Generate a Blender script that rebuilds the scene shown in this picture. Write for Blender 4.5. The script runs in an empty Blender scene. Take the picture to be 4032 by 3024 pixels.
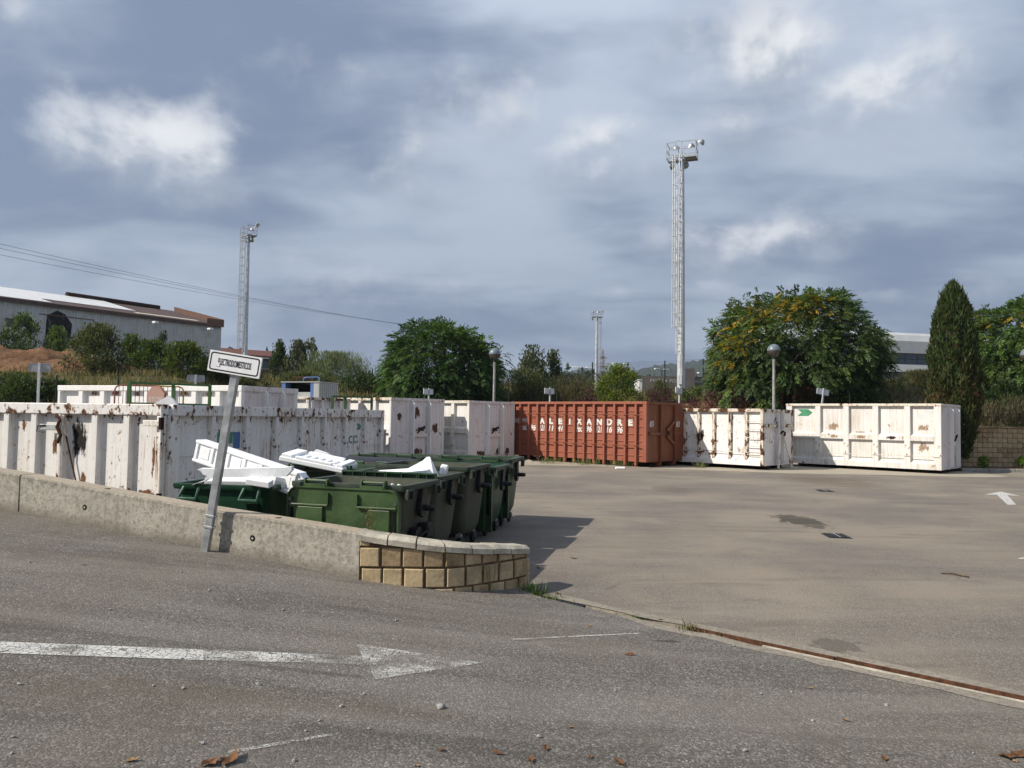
import bpy, math, random
import numpy as np
from mathutils import Vector, Matrix, Euler

random.seed(7)
RNG = np.random.default_rng(11)
SC = bpy.context.scene
COL = SC.collection

# ------------------------------------------------------------------ camera
CAM_Z, PITCH, ROLL, FPX = 1.8, 0.0426, 0.0153, 3030.0
_th = math.atan(PITCH)
FWD = Vector((0, math.cos(_th), math.sin(_th)))
_u0 = Vector((0, -math.sin(_th), math.cos(_th)))
_r0 = Vector((1, 0, 0))
RGT = (_r0 * math.cos(ROLL) + _u0 * math.sin(ROLL)).normalized()
UPV = (_u0 * math.cos(ROLL) - _r0 * math.sin(ROLL)).normalized()
CAM = Vector((0, 0, CAM_Z))
cam_d = bpy.data.cameras.new('camera')
cam = bpy.data.objects.new('camera', cam_d)
COL.objects.link(cam)
cam.matrix_world = Matrix(((RGT.x, UPV.x, -FWD.x, 0), (RGT.y, UPV.y, -FWD.y, 0),
                           (RGT.z, UPV.z, -FWD.z, CAM_Z), (0, 0, 0, 1)))
cam_d.sensor_fit = 'HORIZONTAL'
cam_d.sensor_width = 36.0
cam_d.lens = FPX / 4032 * 36
cam_d.clip_start = 0.05
cam_d.clip_end = 12000
SC.camera = cam

def at(px, py, d):
    """point of the place seen at photograph pixel (px, py), d metres ahead"""
    v = FWD + RGT * ((px - 2016) / FPX) + UPV * ((1512 - py) / FPX)
    return CAM + v * d

def on_z(px, py, z=0.0):
    v = FWD + RGT * ((px - 2016) / FPX) + UPV * ((1512 - py) / FPX)
    return CAM + v * ((z - CAM_Z) / v.z)

# ------------------------------------------------------------------ light
SUN_AZ_VEC = Vector((-0.945, -0.325, 0)).normalized()      # horizontal direction towards the sun
SUN_EL = math.radians(39)
to_sun = SUN_AZ_VEC * math.cos(SUN_EL) + Vector((0, 0, math.sin(SUN_EL)))
sun_d = bpy.data.lights.new('sun', 'SUN')
sun_d.energy = 4.6
sun_d.angle = math.radians(0.53)
sun_d.color = (1.0, 0.93, 0.82)
sun = bpy.data.objects.new('sun', sun_d)
COL.objects.link(sun)
sun.rotation_euler = to_sun.to_track_quat('Z', 'Y').to_euler()
sun.location = to_sun * 80
SC.view_settings.view_transform = 'Standard'
SC.view_settings.look = 'None'
SC.view_settings.gamma = 1.0
SC.view_settings.use_curve_mapping = False
SC.view_settings.exposure = 0.34
SC.cycles.use_denoising = True
SC.cycles.max_bounces = 6
SC.cycles.diffuse_bounces = 3
SC.cycles.glossy_bounces = 2
SC.cycles.transmission_bounces = 3
SC.cycles.transparent_max_bounces = 12

# ------------------------------------------------------------------ node helpers
class NT:
    def __init__(self, tree):
        self.t = tree; tree.nodes.clear()
    def n(self, typ, **kw):
        nd = self.t.nodes.new(typ)
        ins = kw.pop('ins', {})
        for k, v in kw.items(): setattr(nd, k, v)
        for k, v in ins.items(): self.set(nd, k, v)
        return nd
    def set(self, nd, key, v):
        s = nd.inputs[key]
        if isinstance(v, bpy.types.NodeSocket): self.t.links.new(v, s)
        else:
            if s.type == 'RGBA' and not isinstance(v, (int, float)) and len(v) == 3: v = (*v, 1)
            s.default_value = v
    def math(self, op, a, b=0.0, c=0.0, clamp=False):
        nd = self.t.nodes.new('ShaderNodeMath'); nd.operation = op; nd.use_clamp = clamp
        for i, v in enumerate((a, b, c)): self.set(nd, i, v)
        return nd.outputs[0]
    def mix(self, f, a, b, blend='MIX'):
        nd = self.t.nodes.new('ShaderNodeMix'); nd.data_type = 'RGBA'; nd.blend_type = blend
        self.set(nd, 0, f); self.set(nd, 6, a); self.set(nd, 7, b)
        return nd.outputs[2]
    def ramp(self, v, lo, hi, a=0.0, b=1.0, smooth=True):
        nd = self.t.nodes.new('ShaderNodeMapRange')
        nd.interpolation_type = 'SMOOTHSTEP' if smooth else 'LINEAR'
        for i, x in enumerate((v, lo, hi, a, b)): self.set(nd, i, x)
        return nd.outputs[0]
    def noise(self, vec, scale, detail=4, rough=0.55, dist=0.0):
        nd = self.n('ShaderNodeTexNoise', ins={'Vector': vec, 'Scale': scale, 'Detail': detail, 'Roughness': rough, 'Distortion': dist})
        return nd.outputs['Fac']
    def mapping(self, vec, scale=(1, 1, 1), loc=(0, 0, 0), rot=(0, 0, 0)):
        return self.n('ShaderNodeMapping', ins={'Vector': vec, 'Location': loc, 'Rotation': rot, 'Scale': scale}).outputs[0]
    def obj(self):
        return self.n('ShaderNodeTexCoord').outputs['Object']
    def link(self, a, b): self.t.links.new(a, b)
    def bump(self, h, strength=0.3, dist=0.01):
        return self.n('ShaderNodeBump', ins={'Height': h, 'Strength': strength, 'Distance': dist}).outputs[0]
    def out(self, surf):
        o = self.n('ShaderNodeOutputMaterial'); self.link(surf, o.inputs['Surface'])
    def principled(self, color, rough=0.7, metal=0.0, normal=None, spec=0.3):
        ins = {'Base Color': color, 'Roughness': rough, 'Metallic': metal, 'Specular IOR Level': spec}
        if normal is not None: ins['Normal'] = normal
        return self.n('ShaderNodeBsdfPrincipled', ins=ins).outputs[0]

# ------------------------------------------------------------------ sky
W = bpy.data.worlds.new('World'); SC.world = W; W.use_nodes = True
w = NT(W.node_tree)
SKY_STR = 0.1
sky = w.n('ShaderNodeTexSky', sky_type='NISHITA')
sky.sun_disc = False
sky.sun_elevation = SUN_EL
sky.sun_rotation = math.atan2(SUN_AZ_VEC.x, SUN_AZ_VEC.y)
sky.altitude = 300; sky.air_density = 1.0; sky.dust_density = 2.0; sky.ozone_density = 1.5
dirv = w.n('ShaderNodeTexCoord').outputs['Generated']
sep = w.n('ShaderNodeSeparateXYZ', ins={0: dirv})
X_, Y_, Z_ = sep.outputs
el = w.math('ARCSINE', Z_)
az = w.math('ARCTAN2', X_, Y_)
ang0 = w.n('ShaderNodeCombineXYZ', ins={0: az, 1: el, 2: 0.0}).outputs[0]
# sheet of high cloud seen in perspective
zz = w.math('ADD', w.math('MAXIMUM', Z_, 0.0), 0.16)
cx = w.math('DIVIDE', X_, zz); cy = w.math('DIVIDE', Y_, zz)
plane = w.n('ShaderNodeCombineXYZ', ins={0: cx, 1: cy, 2: 0.0}).outputs[0]
warp = w.n('ShaderNodeTexNoise', ins={'Vector': plane, 'Scale': 0.9, 'Detail': 3}).outputs['Color']
plane2 = w.n('ShaderNodeVectorMath', operation='MULTIPLY_ADD', ins={0: warp, 1: (0.7, 0.7, 0.0), 2: plane}).outputs[0]
n1 = w.noise(w.mapping(plane2, (0.62, 0.95, 1), (3.1, 1.7, 0)), 1.0, 6, 0.52)
n2 = w.noise(w.mapping(plane2, (1.3, 2.6, 1), (7.7, 4.2, 0), (0, 0, 0.5)), 1.0, 5, 0.55)
lay = w.math('ADD', w.math('MULTIPLY', n1, 0.7), w.math('MULTIPLY', n2, 0.3))
lay = w.math('ADD', lay, w.math('MULTIPLY', w.math('SUBTRACT', w.noise(w.mapping(ang0, (1.0, 2.2, 1), (1.3, 0.4, 0)), 2.6, 4, 0.5), 0.5), 0.55))
tone = w.ramp(lay, 0.38, 0.64)
# air towards the horizon is greyer blue, overhead lighter
up = w.ramp(el, 0.0, 0.52, smooth=False)
dark = w.mix(up, (0.150, 0.194, 0.284), (0.176, 0.222, 0.325))
lite = w.mix(up, (0.285, 0.342, 0.418), (0.462, 0.528, 0.635))
sheet = w.mix(tone, dark, lite)
# cumulus tufts
def pix_dir(px, py):
    v = (at(px, py, 1.0) - CAM).normalized()
    return math.atan2(v.x, v.y), math.asin(v.z)
puffs = [(650, 600, 290, 190, .92), (285, 540, 130, 150, .72), (560, 440, 80, 60, .45), (300, 690, 80, 60, .45),
         (1480, 690, 240, 130, .50), (1820, 640, 330, 130, .46), (2060, 520, 190, 220, .48), (2370, 560, 280, 170, .70),
         (2720, 290, 260, 180, .54), (3060, 210, 280, 190, .80), (2830, 480, 280, 110, .56), (3420, 340, 360, 190, .78),
         (3250, 470, 430, 110, .48), (2960, 950, 330, 105, .85), (3180, 960, 150, 55, .60), (1200, 1150, 900, 160, .34), (1500, 330, 500, 160, .30), (2430, 1150, 90, 32, .5), (2620, 1150, 110, 32, .5),
         (2820, 1140, 90, 38, .55), (3490, 1160, 110, 36, .5), (3950, 1110, 120, 70, .45), (60, 60, 70, 70, .55),
         (1050, 1370, 140, 50, .4)]
acc = None; S1 = None; S2 = None
for (px, py, rx, ry, s) in puffs:
    a0, e0 = pix_dir(px, py)
    da = w.math('DIVIDE', w.math('SUBTRACT', az, a0), rx / FPX)
    de = w.math('DIVIDE', w.math('SUBTRACT', el, e0), ry / FPX)
    r2 = w.math('ADD', w.math('MULTIPLY', da, da), w.math('MULTIPLY', de, de))
    g = w.math('MULTIPLY', w.math('EXPONENT', w.math('MULTIPLY', r2, -0.8)), s)
    acc = g if acc is None else w.math('MAXIMUM', acc, g)
    gd = w.math('MULTIPLY', g, de)
    S1 = g if S1 is None else w.math('ADD', S1, g); S2 = gd if S2 is None else w.math('ADD', S2, gd)
ang = w.n('ShaderNodeCombineXYZ', ins={0: az, 1: w.math('MULTIPLY', el, 1.25), 2: 0.0}).outputs[0]
high = w.math('DIVIDE', S2, w.math('ADD', S1, 0.02))      # above (+) or below (-) the middle of the cloud
pn = w.noise(w.mapping(ang, (1, 1, 1), (0.3, 0.9, 0.4)), 7.5, 8, 0.56, 0.15)
pn2 = w.noise(w.mapping(ang, (1, 1, 1), (4.3, 2.9, 0.4)), 30.0, 4, 0.6, 0.4)
pv = w.math('ADD', acc, w.math('ADD', w.math('MULTIPLY', w.math('SUBTRACT', pn, 0.5), 2.0), w.math('MULTIPLY', w.math('SUBTRACT', pn2, 0.5), 0.30)))
puff = w.math('MULTIPLY', w.ramp(pv, 0.16, w.ramp(high, -0.5, 0.6, 1.15, 0.80)), w.ramp(acc, 0.0, 0.30))
# lit tops, greyer bases: compare with the cloud a little nearer the sun side / higher up
ang_b = w.n('ShaderNodeVectorMath', operation='ADD', ins={0: ang, 1: (-0.012, 0.022, 0)}).outputs[0]
pnb = w.noise(w.mapping(ang_b, (1, 1, 1), (0.3, 0.9, 0.4)), 7.5, 8, 0.56, 0.15)
litside = w.ramp(w.math('ADD', w.math('MULTIPLY', w.math('SUBTRACT', pn, pnb), 3.0), w.math('MULTIPLY', high, 0.55)), -0.45, 0.45)
pcol = w.mix(litside, (0.34, 0.385, 0.45), w.mix(w.ramp(acc, 0.35, 0.85), (0.54, 0.57, 0.615), (0.76, 0.77, 0.78)))
pcol = w.mix(w.ramp(el, 0.05, 0.35), w.mix(0.45, pcol, (0.32, 0.36, 0.45)), pcol)
cloud = w.mix(w.math('MULTIPLY', puff, 0.88), sheet, pcol)
cloud10 = w.n('ShaderNodeVectorMath', operation='SCALE', ins={0: cloud}); cloud10.inputs['Scale'].default_value = 1.0 / SKY_STR
cover = w.ramp(lay, 0.30, 0.45, 0.86, 0.97)
fin = w.mix(cover, sky.outputs[0], cloud10.outputs[0])
bg = w.n('ShaderNodeBackground', ins={'Color': fin, 'Strength': SKY_STR})
wo = w.n('ShaderNodeOutputWorld'); w.link(bg.outputs[0], wo.inputs['Surface'])

# ------------------------------------------------------------------ mesh helpers
class MB:
    def __init__(self): self.v = []; self.f = []
    def add(self, vs, fs):
        o = len(self.v); self.v += [tuple(x) for x in vs]; self.f += [tuple(i + o for i in q) for q in fs]; return self
    def hexa(self, p):       # bottom 4 ccw, top 4 ccw
        return self.add(p, [(3, 2, 1, 0), (4, 5, 6, 7), (0, 1, 5, 4), (1, 2, 6, 5), (2, 3, 7, 6), (3, 0, 4, 7)])
    def box(self, x0, x1, y0, y1, z0, z1):
        return self.hexa([(x0, y0, z0), (x1, y0, z0), (x1, y1, z0), (x0, y1, z0), (x0, y0, z1), (x1, y0, z1), (x1, y1, z1), (x0, y1, z1)])
    def cbox(self, x0, x1, y0, y1, z0, z1, b=0.01):   # box with chamfered vertical and top edges
        lo = [(x0, y0), (x1, y0), (x1, y1), (x0, y1)]
        def ring(i, z):
            return [(x0 + i, y0, z), (x1 - i, y0, z), (x1, y0 + i, z), (x1, y1 - i, z), (x1 - i, y1, z), (x0 + i, y1, z), (x0, y1 - i, z), (x0, y0 + i, z)]
        def inner(i, z):
            return [(x0 + i, y0 + i * .6, z), (x1 - i, y0 + i * .6, z), (x1 - i * .6, y0 + i, z), (x1 - i * .6, y1 - i, z), (x1 - i, y1 - i * .6, z), (x0 + i, y1 - i * .6, z), (x0 + i * .6, y1 - i, z), (x0 + i * .6, y0 + i, z)]
        return self.loft([inner(b, z0), ring(b, z0 + b), ring(b, z1 - b), inner(b, z1)], cap=True)
    def loft(self, rings, cap=True, closed=True):
        n = len(rings[0]); vs = [p for r in rings for p in r]; fs = []
        for k in range(len(rings) - 1):
            for i in range(n if closed else n - 1):
                j = (i + 1) % n
                fs.append((k * n + i, k * n + j, (k + 1) * n + j, (k + 1) * n + i))
        if cap:
            fs.append(tuple(reversed(range(n)))); fs.append(tuple((len(rings) - 1) * n + i for i in range(n)))
        return self.add(vs, fs)
    def bar(self, a, b, wd, ht, up=(0, 0, 1)):
        a = Vector(a); b = Vector(b); d = (b - a).normalized(); up = Vector(up)
        s = d.cross(up)
        if s.length < 1e-4: s = d.cross(Vector((0, 1, 0)))
        s.normalize(); u = s.cross(d)
        s *= wd / 2; u *= ht / 2
        return self.loft([[p - s - u, p + s - u, p + s + u, p - s + u] for p in (a, b)])
    def tube(self, pts, r, n=8, cap=True):
        pts = [Vector(p) for p in pts]; rings = []
        rs = r if isinstance(r, (list, tuple)) else [r] * len(pts)
        prev = None
        for i, p in enumerate(pts):
            d = ((pts[min(i + 1, len(pts) - 1)] - pts[max(i - 1, 0)])).normalized()
            if prev is None:
                prev = d.orthogonal().normalized()
            s = (prev - d * prev.dot(d)).normalized(); prev = s; u = d.cross(s)
            rings.append([p + s * (rs[i] * math.cos(2 * math.pi * k / n)) + u * (rs[i] * math.sin(2 * math.pi * k / n)) for k in range(n)])
        return self.loft(rings, cap)
    def lathe(self, prof, n=20, c=(0, 0, 0), axis='z'):
        rings = []
        for r, h in prof:
            ring = []
            for k in range(n):
                a = 2 * math.pi * k / n
                x, y = r * math.cos(a), r * math.sin(a)
                q = {'z': (x, y, h), 'x': (h, x, y), 'y': (x, h, -y)}[axis]
                ring.append((c[0] + q[0], c[1] + q[1], c[2] + q[2]))
            rings.append(ring)
        return self.loft(rings)
    def prism(self, poly, d0, d1, plane='xy'):
        m = {'xy': lambda p, h: (p[0], p[1], h), 'xz': lambda p, h: (p[0], h, p[1]), 'yz': lambda p, h: (h, p[0], p[1])}[plane]
        return self.loft([[m(p, d0) for p in poly], [m(p, d1) for p in poly]])
    def xf(self, M):
        self.v = [tuple(M @ Vector(p)) for p in self.v]; return self
    def mesh(self, name, mat, smooth=False):
        me = bpy.data.meshes.new(name)
        me.from_pydata(self.v, [], self.f)
        bm_fix(me)
        if mat: me.materials.append(mat)
        if smooth:
            me.polygons.foreach_set('use_smooth', [True] * len(me.polygons))
            try: me.set_sharp_from_angle(angle=math.radians(38))
            except Exception: pass
        me.update(); return me
    def build(self, name, mat, parent=None, smooth=False):
        return link(name, self.mesh(name, mat, smooth), parent)

import bmesh
def bm_fix(me):
    bm = bmesh.new(); bm.from_mesh(me)
    bmesh.ops.recalc_face_normals(bm, faces=bm.faces)
    bm.to_mesh(me); bm.free()

def link(name, me, parent=None):
    o = bpy.data.objects.new(name, me); COL.objects.link(o)
    if parent is not None: o.parent = parent
    return o

def tag(o, label=None, cat=None, group=None, kind=None):
    if label: o['label'] = label
    if cat: o['category'] = cat
    if group: o['group'] = group
    if kind: o['kind'] = kind
    return o

def thing(name, label, cat, loc=(0, 0, 0), rz=0.0, group=None):
    o = bpy.data.objects.new(name, None); COL.objects.link(o)
    o.empty_display_size = 0.2
    o.location = loc; o.rotation_euler = (0, 0, rz)
    return tag(o, label, cat, group)

def copy_tree(o, parent=None):
    c = o.copy(); COL.objects.link(c); c.parent = parent
    for ch in o.children: copy_tree(ch, c)
    return c

def text_mesh(name, txt, size, mat, parent, M, shear=0.0, xs=1.0, offset=0.0, ext=0.001, align='CENTER', spacing=1.0):
    cu = bpy.data.curves.new(name, 'FONT')
    cu.body = txt; cu.size = size; cu.align_x = align; cu.align_y = 'CENTER'
    cu.extrude = ext; cu.offset = offset; cu.shear = shear; cu.space_character = spacing; cu.resolution_u = 3
    tmp = bpy.data.objects.new(name + '_tmp', cu); COL.objects.link(tmp)
    bpy.context.view_layer.update()
    me = bpy.data.meshes.new_from_object(tmp.evaluated_get(bpy.context.evaluated_depsgraph_get()))
    bpy.data.objects.remove(tmp); bpy.data.curves.remove(cu)
    me.transform(Matrix.Diagonal((xs, 1, 1, 1))); me.transform(M)
    me.name = name; me.materials.clear(); me.materials.append(mat)
    return link(name, me, parent)
# ------------------------------------------------------------------ materials
M = {}
def newmat(name):
    m = bpy.data.materials.new(name); m.use_nodes = True
    return m, NT(m.node_tree)

def plain(name, col, rough=0.6, metal=0.0, var=0.12, scale=6.0, spec=0.3, bump=0.0):
    m, t = newmat(name); v = t.obj()
    n = t.noise(v, scale, 5); n2 = t.noise(v, scale * 9, 3)
    f = t.math('ADD', t.math('MULTIPLY', n, 0.7), t.math('MULTIPLY', n2, 0.3))
    a = tuple(c * (1 - var * 2) for c in col); b = tuple(min(1, c * (1 + var)) for c in col)
    c = t.mix(t.ramp(f, 0.32, 0.68), a, b)
    nm = t.bump(n2, bump, 0.01) if bump else None
    t.out(t.principled(c, t.ramp(n, 0.3, 0.7, rough - .08, rough + .08), metal, nm, spec))
    M[name] = m; return m

def rusty(name, base, seed, spots=0.5, streak=0.5, patch=0.3, dirt=0.35, pscale=3.2, edges=(), rust_a=(0.038, 0.015, 0.009), rust_b=(0.27, 0.125, 0.048), rough=0.5):
    """chipped and rust-streaked paint; spots / streak / patch go from 0 (none) to 1 (a lot)"""
    m, t = newmat(name); v0 = t.obj()
    v = t.mapping(v0, (1, 1, 1), (seed * 3.7, seed * 1.9, seed * 0.77))
    big = t.noise(v, 1.1, 4)
    # grime washed down the panels
    run = t.noise(t.mapping(v, (14, 14, 0.55)), 1.0, 4, 0.6)
    fine = t.noise(v, 26, 5, 0.6)
    grime = t.math('MULTIPLY', t.ramp(t.math('ADD', t.math('MULTIPLY', run, .6), t.math('MULTIPLY', big, .4)), 0.42, 0.68), dirt)
    col = t.mix(grime, base, tuple(c * k for c, k in zip(base, (0.66, 0.58, 0.46))))
    col = t.mix(t.ramp(fine, 0.35, 0.75, 0, 0.10), col, tuple(c * 0.6 for c in base))
    # rust patches with ragged rims
    pn = t.noise(t.mapping(v, (1, 1, 0.8)), pscale, 8, 0.62, 0.2)
    th = 0.71 - 0.14 * patch
    pm = t.ramp(pn, th, th + 0.018)
    halo = t.ramp(pn, th - 0.05, th + 0.015)
    # small chips
    cn = t.noise(t.mapping(v, (1, 1, 0.75)), 10.0, 5, 0.62)
    clus = t.noise(t.mapping(v, (1, 1, 1), (3, 8, 1)), 1.7, 3)
    cn = t.math('ADD', cn, t.math('MULTIPLY', t.math('SUBTRACT', clus, 0.5), 0.42))
    for zc in edges:          # rust gathers along seams and edges at these heights
        zz_ = t.math('SUBTRACT', t.n('ShaderNodeSeparateXYZ', ins={0: v0}).outputs[2], zc)
        cn = t.math('ADD', cn, t.math('MULTIPLY', t.math('EXPONENT', t.math('MULTIPLY', t.math('MULTIPLY', zz_, zz_), -60.0)), 0.085))
    ct = 0.76 - 0.17 * spots
    cm = t.ramp(cn, ct, ct + 0.018)
    chalo = t.ramp(cn, ct - 0.05, ct + 0.015)
    # streaks washed down from the chips above
    sm = None
    for k_, dz in enumerate((0.05, 0.11, 0.19, 0.30)):
        q = t.noise(t.mapping(v, (1.5, 1.5, 0.75 - .12 * k_), (0, 0, dz * .75)), 10.0, 3, 0.6)
        q = t.math('ADD', q, t.math('MULTIPLY', t.math('SUBTRACT', clus, 0.5), 0.42))
        q = t.math('MULTIPLY', t.ramp(q, ct - .03, ct + .05), 1.0 - .2 * k_)
        sm = q if sm is None else t.math('MAXIMUM', sm, q)
    sn = t.noise(t.mapping(v, (32, 32, 1.3)), 1.0, 3, 0.5)
    sm = t.math('MULTIPLY', t.math('MULTIPLY', sm, t.ramp(sn, 0.36, 0.60)), min(1.0, .25 + streak))
    sb = t.noise(t.mapping(v, (2.3, 2.3, 1.1), (5, 1, 2)), 1.0, 3)
    st = 0.66 - 0.10 * streak
    sm2 = t.math('MULTIPLY', t.ramp(sn, st, st + 0.08), t.ramp(sb, 0.48, 0.60))
    sm = t.math('MAXIMUM', sm, t.math('MULTIPLY', sm2, streak))
    stain = t.math('MAXIMUM', t.math('MAXIMUM', t.math('MULTIPLY', halo, 0.7), t.math('MULTIPLY', chalo, 0.6)), t.math('MULTIPLY', sm, 0.85))
    col = t.mix(stain, col, rust_b)
    rn = t.noise(v, 38, 4)
    rc = t.mix(t.ramp(rn, 0.35, 0.7), rust_a, tuple(a * .55 + b * .45 for a, b in zip(rust_a, rust_b)))
    full = t.math('MAXIMUM', pm, cm)
    col = t.mix(full, col, rc)
    h = t.math('ADD', t.math('MULTIPLY', full, -0.6), t.math('MULTIPLY', fine, 0.4))
    ro = t.math('ADD', t.math('MULTIPLY', full, 0.35), rough)
    # slow dents of the plate
    dent = t.noise(v, 1.6, 2)
    nb = t.bump(t.math('ADD', t.math('MULTIPLY', dent, 6.0), h), 0.22, 0.006)
    t.out(t.principled(col, ro, 0, nb, 0.3))
    M[name] = m; return m

WHITE = (0.74, 0.725, 0.70)
rusty('white_door', WHITE, 1, .52, .5, .12, .5, edges=(.38, 1.70))
rusty('white_rail', WHITE, 2, .7, .55, 1.12, .35, pscale=5.5)
rusty('white_side', WHITE, 3, .52, 1.0, .36, .5, pscale=6.0, edges=(.55, 1.70, 1.88))
rusty('white_clean', (0.80, 0.79, 0.77), 4, .12, .3, 0.0, .25)
rusty('white_mid', (0.76, 0.735, 0.71), 5, .5, .65, .25, .4)
rusty('white_end', (0.72, 0.665, 0.65), 6, .42, .75, .25, .45, edges=(.25, 1.15))
rusty('white_worn', (0.78, 0.77, 0.75), 7, .45, .6, .3, .4)
rusty('rail_worn', (0.72, 0.68, 0.60), 8, .7, .6, 1.35, .8)
rusty('rib_worn', (0.76, 0.735, 0.69), 9, .75, .9, .6, .8)
rusty('white_right', (0.70, 0.685, 0.66), 10, .42, .6, .15, .7, rust_b=(0.50, 0.27, 0.11))
rusty('rail_right', (0.70, 0.67, 0.60), 11, .6, .5, .6, .7, rust_b=(0.50, 0.27, 0.11))
rusty('orange_paint', (0.295, 0.098, 0.060), 12, .45, .5, .0, .55, rust_a=(0.09, 0.03, 0.02), rust_b=(0.21, 0.062, 0.032), rough=.55)
rusty('orange_rail', (0.31, 0.105, 0.062), 13, .45, .35, .45, .5, rust_a=(0.10, 0.035, 0.02), rust_b=(0.24, 0.075, 0.04), rough=.6)
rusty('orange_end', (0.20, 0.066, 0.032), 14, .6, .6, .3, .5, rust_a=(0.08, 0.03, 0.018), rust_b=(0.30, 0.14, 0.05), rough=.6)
rusty('grey_steel', (0.40, 0.41, 0.41), 15, .1, .5, 0, .4)
rusty('blue_paint', (0.085, 0.16, 0.36), 16, .3, .4, .1, .3)
rusty('green_rail', (0.045, 0.115, 0.035), 17, .3, .2, .1, .3)
rusty('red_barrier', (0.25, 0.09, 0.055), 18, .5, .2, .4, .3)
rusty('yellow_barrier', (0.42, 0.30, 0.03), 19, .5, .2, .3, .3)
rusty('warehouse_wall', (0.52, 0.54, 0.545), 20, .15, .7, .0, .8)
rusty('warehouse_rust', (0.13, 0.075, 0.055), 21, .5, .8, .8, .5)
rusty('pink_sign', (0.34, 0.21, 0.17), 22, .1, .1, 0, .3)
def blotch(name, col, amt, lo=.40, hi=.62, scale=7.0):
    m, t = newmat(name); tc = t.n('ShaderNodeTexCoord')
    g = t.n('ShaderNodeVectorMath', operation='MULTIPLY_ADD', ins={0: tc.outputs['Generated'], 1: (2, 0, 2), 2: (-1, 0, -1)}).outputs[0]
    r = t.n('ShaderNodeVectorMath', operation='LENGTH', ins={0: g}).outputs['Value']
    n = t.noise(t.mapping(tc.outputs['Object'], (1.6, 1.6, .7)), scale, 8, .72)
    run_ = t.noise(t.mapping(tc.outputs['Object'], (26, 26, 1.5)), 1.0, 3, .5)
    n = t.math('ADD', t.math('MULTIPLY', n, 1.5), t.math('MULTIPLY', run_, .45))
    f = t.math('ADD', t.math('SUBTRACT', n, .50), t.math('MULTIPLY', t.math('SUBTRACT', 0.50, r), .62))
    n2 = t.noise(tc.outputs['Object'], scale * 6, 4)
    c = t.mix(t.ramp(n2, .3, .7), tuple(x * .6 for x in col), col)
    t.out(t.n('ShaderNodeMixShader', ins={0: t.ramp(f, lo, hi, 0, amt), 1: t.n('ShaderNodeBsdfTransparent').outputs[0], 2: t.principled(c, .85)}).outputs[0]); M[name] = m
blotch('blotch_rust', (0.20, 0.085, 0.03), .95)
blotch('blotch_dark', (0.040, 0.018, 0.011), .98)
blotch('blotch_tan', (.50, .34, .20), .55, .40, .62, 5.0)
blotch('blotch_grease', (0.018, 0.014, 0.011), .97, .34, .62, 4.0)
blotch('blotch_red', (.30, .075, .05), .55, .45, .7, 8.0)
plain('rust', (0.095, 0.042, 0.022), 0.85, 0, .3, 18, .2, .3)
plain('dark_rust', (0.04, 0.018, 0.012), 0.9, 0, .3, 18, .2, .3)
plain('galv', (0.42, 0.43, 0.435), 0.42, 0.55, .14, 9, .5)
plain('galv_pale', (0.55, 0.565, 0.58), 0.45, 0.25, .12, 3, .5)
plain('steel_dark', (0.05, 0.05, 0.055), 0.5, .4, .2, 8, .4)
plain('olive_plastic', (0.038, 0.074, 0.022), 0.45, 0, .22, 3.2, .4)
plain('green_plastic', (0.013, 0.052, 0.025), 0.40, 0, .14, 2.4, .4)
plain('mid_green_plastic', (0.024, 0.062, 0.024), 0.45, 0, .22, 3.0, .4)
plain('dusty_green_plastic', (0.080, 0.083, 0.058), 0.6, 0, .16, 2.0, .25)
plain('handle_green', (0.055, 0.125, 0.080), 0.5, 0, .15, 6, .3)
plain('black_plastic', (0.012, 0.012, 0.013), 0.5, 0, .25, 9, .35)
plain('rim_plastic', (0.055, 0.070, 0.052), 0.55, 0, .2, 7, .3)
plain('rubber', (0.02, 0.02, 0.02), 0.85, 0, .2, 9, .2)
plain('foam', (0.86, 0.87, 0.88), 0.85, 0, .04, 30, .15, .25)
plain('sign_white', (0.80, 0.80, 0.80), 0.35, 0, .06, 5, .5)
rusty('rib_rust', (0.72, 0.68, 0.60), 31, .9, 1.0, 1.25, .9, pscale=4.5)
plain('sign_back', (0.30, 0.31, 0.325), 0.5, .2, .1, 5, .4)
plain('sign_black', (0.012, 0.013, 0.02), 0.4, 0, .1, 9, .4)
plain('paint_text', (0.72, 0.70, 0.66), 0.7, 0, .14, 20, .2)
plain('faded_green', (0.13, 0.26, 0.18), 0.7, 0, .18, 12, .2)
plain('logo_green', (0.075, 0.27, 0.145), 0.6, 0, .12, 9, .2)
plain('faded_text', (0.62, 0.68, 0.67), 0.6, 0, .05, 9, .2)
plain('grey_text', (0.40, 0.38, 0.36), 0.8, 0, .05, 9, .2)
plain('bark', (0.06, 0.045, 0.035), 0.9, 0, .3, 14, .1, .5)
plain('twig', (0.13, 0.095, 0.06), 0.9, 0, .3, 14, .1)
plain('block_stone', (0.47, 0.36, 0.215), 0.9, 0, .20, 3.2, .15, .35)
plain('block_brown', (0.37, 0.27, 0.155), 0.9, 0, .24, 3.0, .15, .35)
plain('mortar', (0.155, 0.105, 0.065), 0.95, 0, .3, 9, .1, .5)
plain('cap_stone', (0.46, 0.42, 0.34), 0.9, 0, .2, 7, .15, .6)
plain('kerb_stone', (0.30, 0.285, 0.26), 0.9, 0, .15, 5, .15, .3)
plain('soil', (0.17, 0.095, 0.055), 0.95, 0, .3, 6, .1, .6)
plain('debris', (0.13, 0.105, 0.075), 0.95, 0, .4, 30, .1, .8)
plain('roof_brown', (0.10, 0.062, 0.052), 0.7, 0, .2, 1.5, .3)
plain('roof_white', (0.72, 0.72, 0.70), 0.4, 0, .05, 2, .5)
plain('roof_cream', (0.62, 0.56, 0.42), 0.5, 0, .08, 2, .4)
plain('facade_grey', (0.44, 0.45, 0.455), 0.6, 0, .05, .6, .3)
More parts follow.
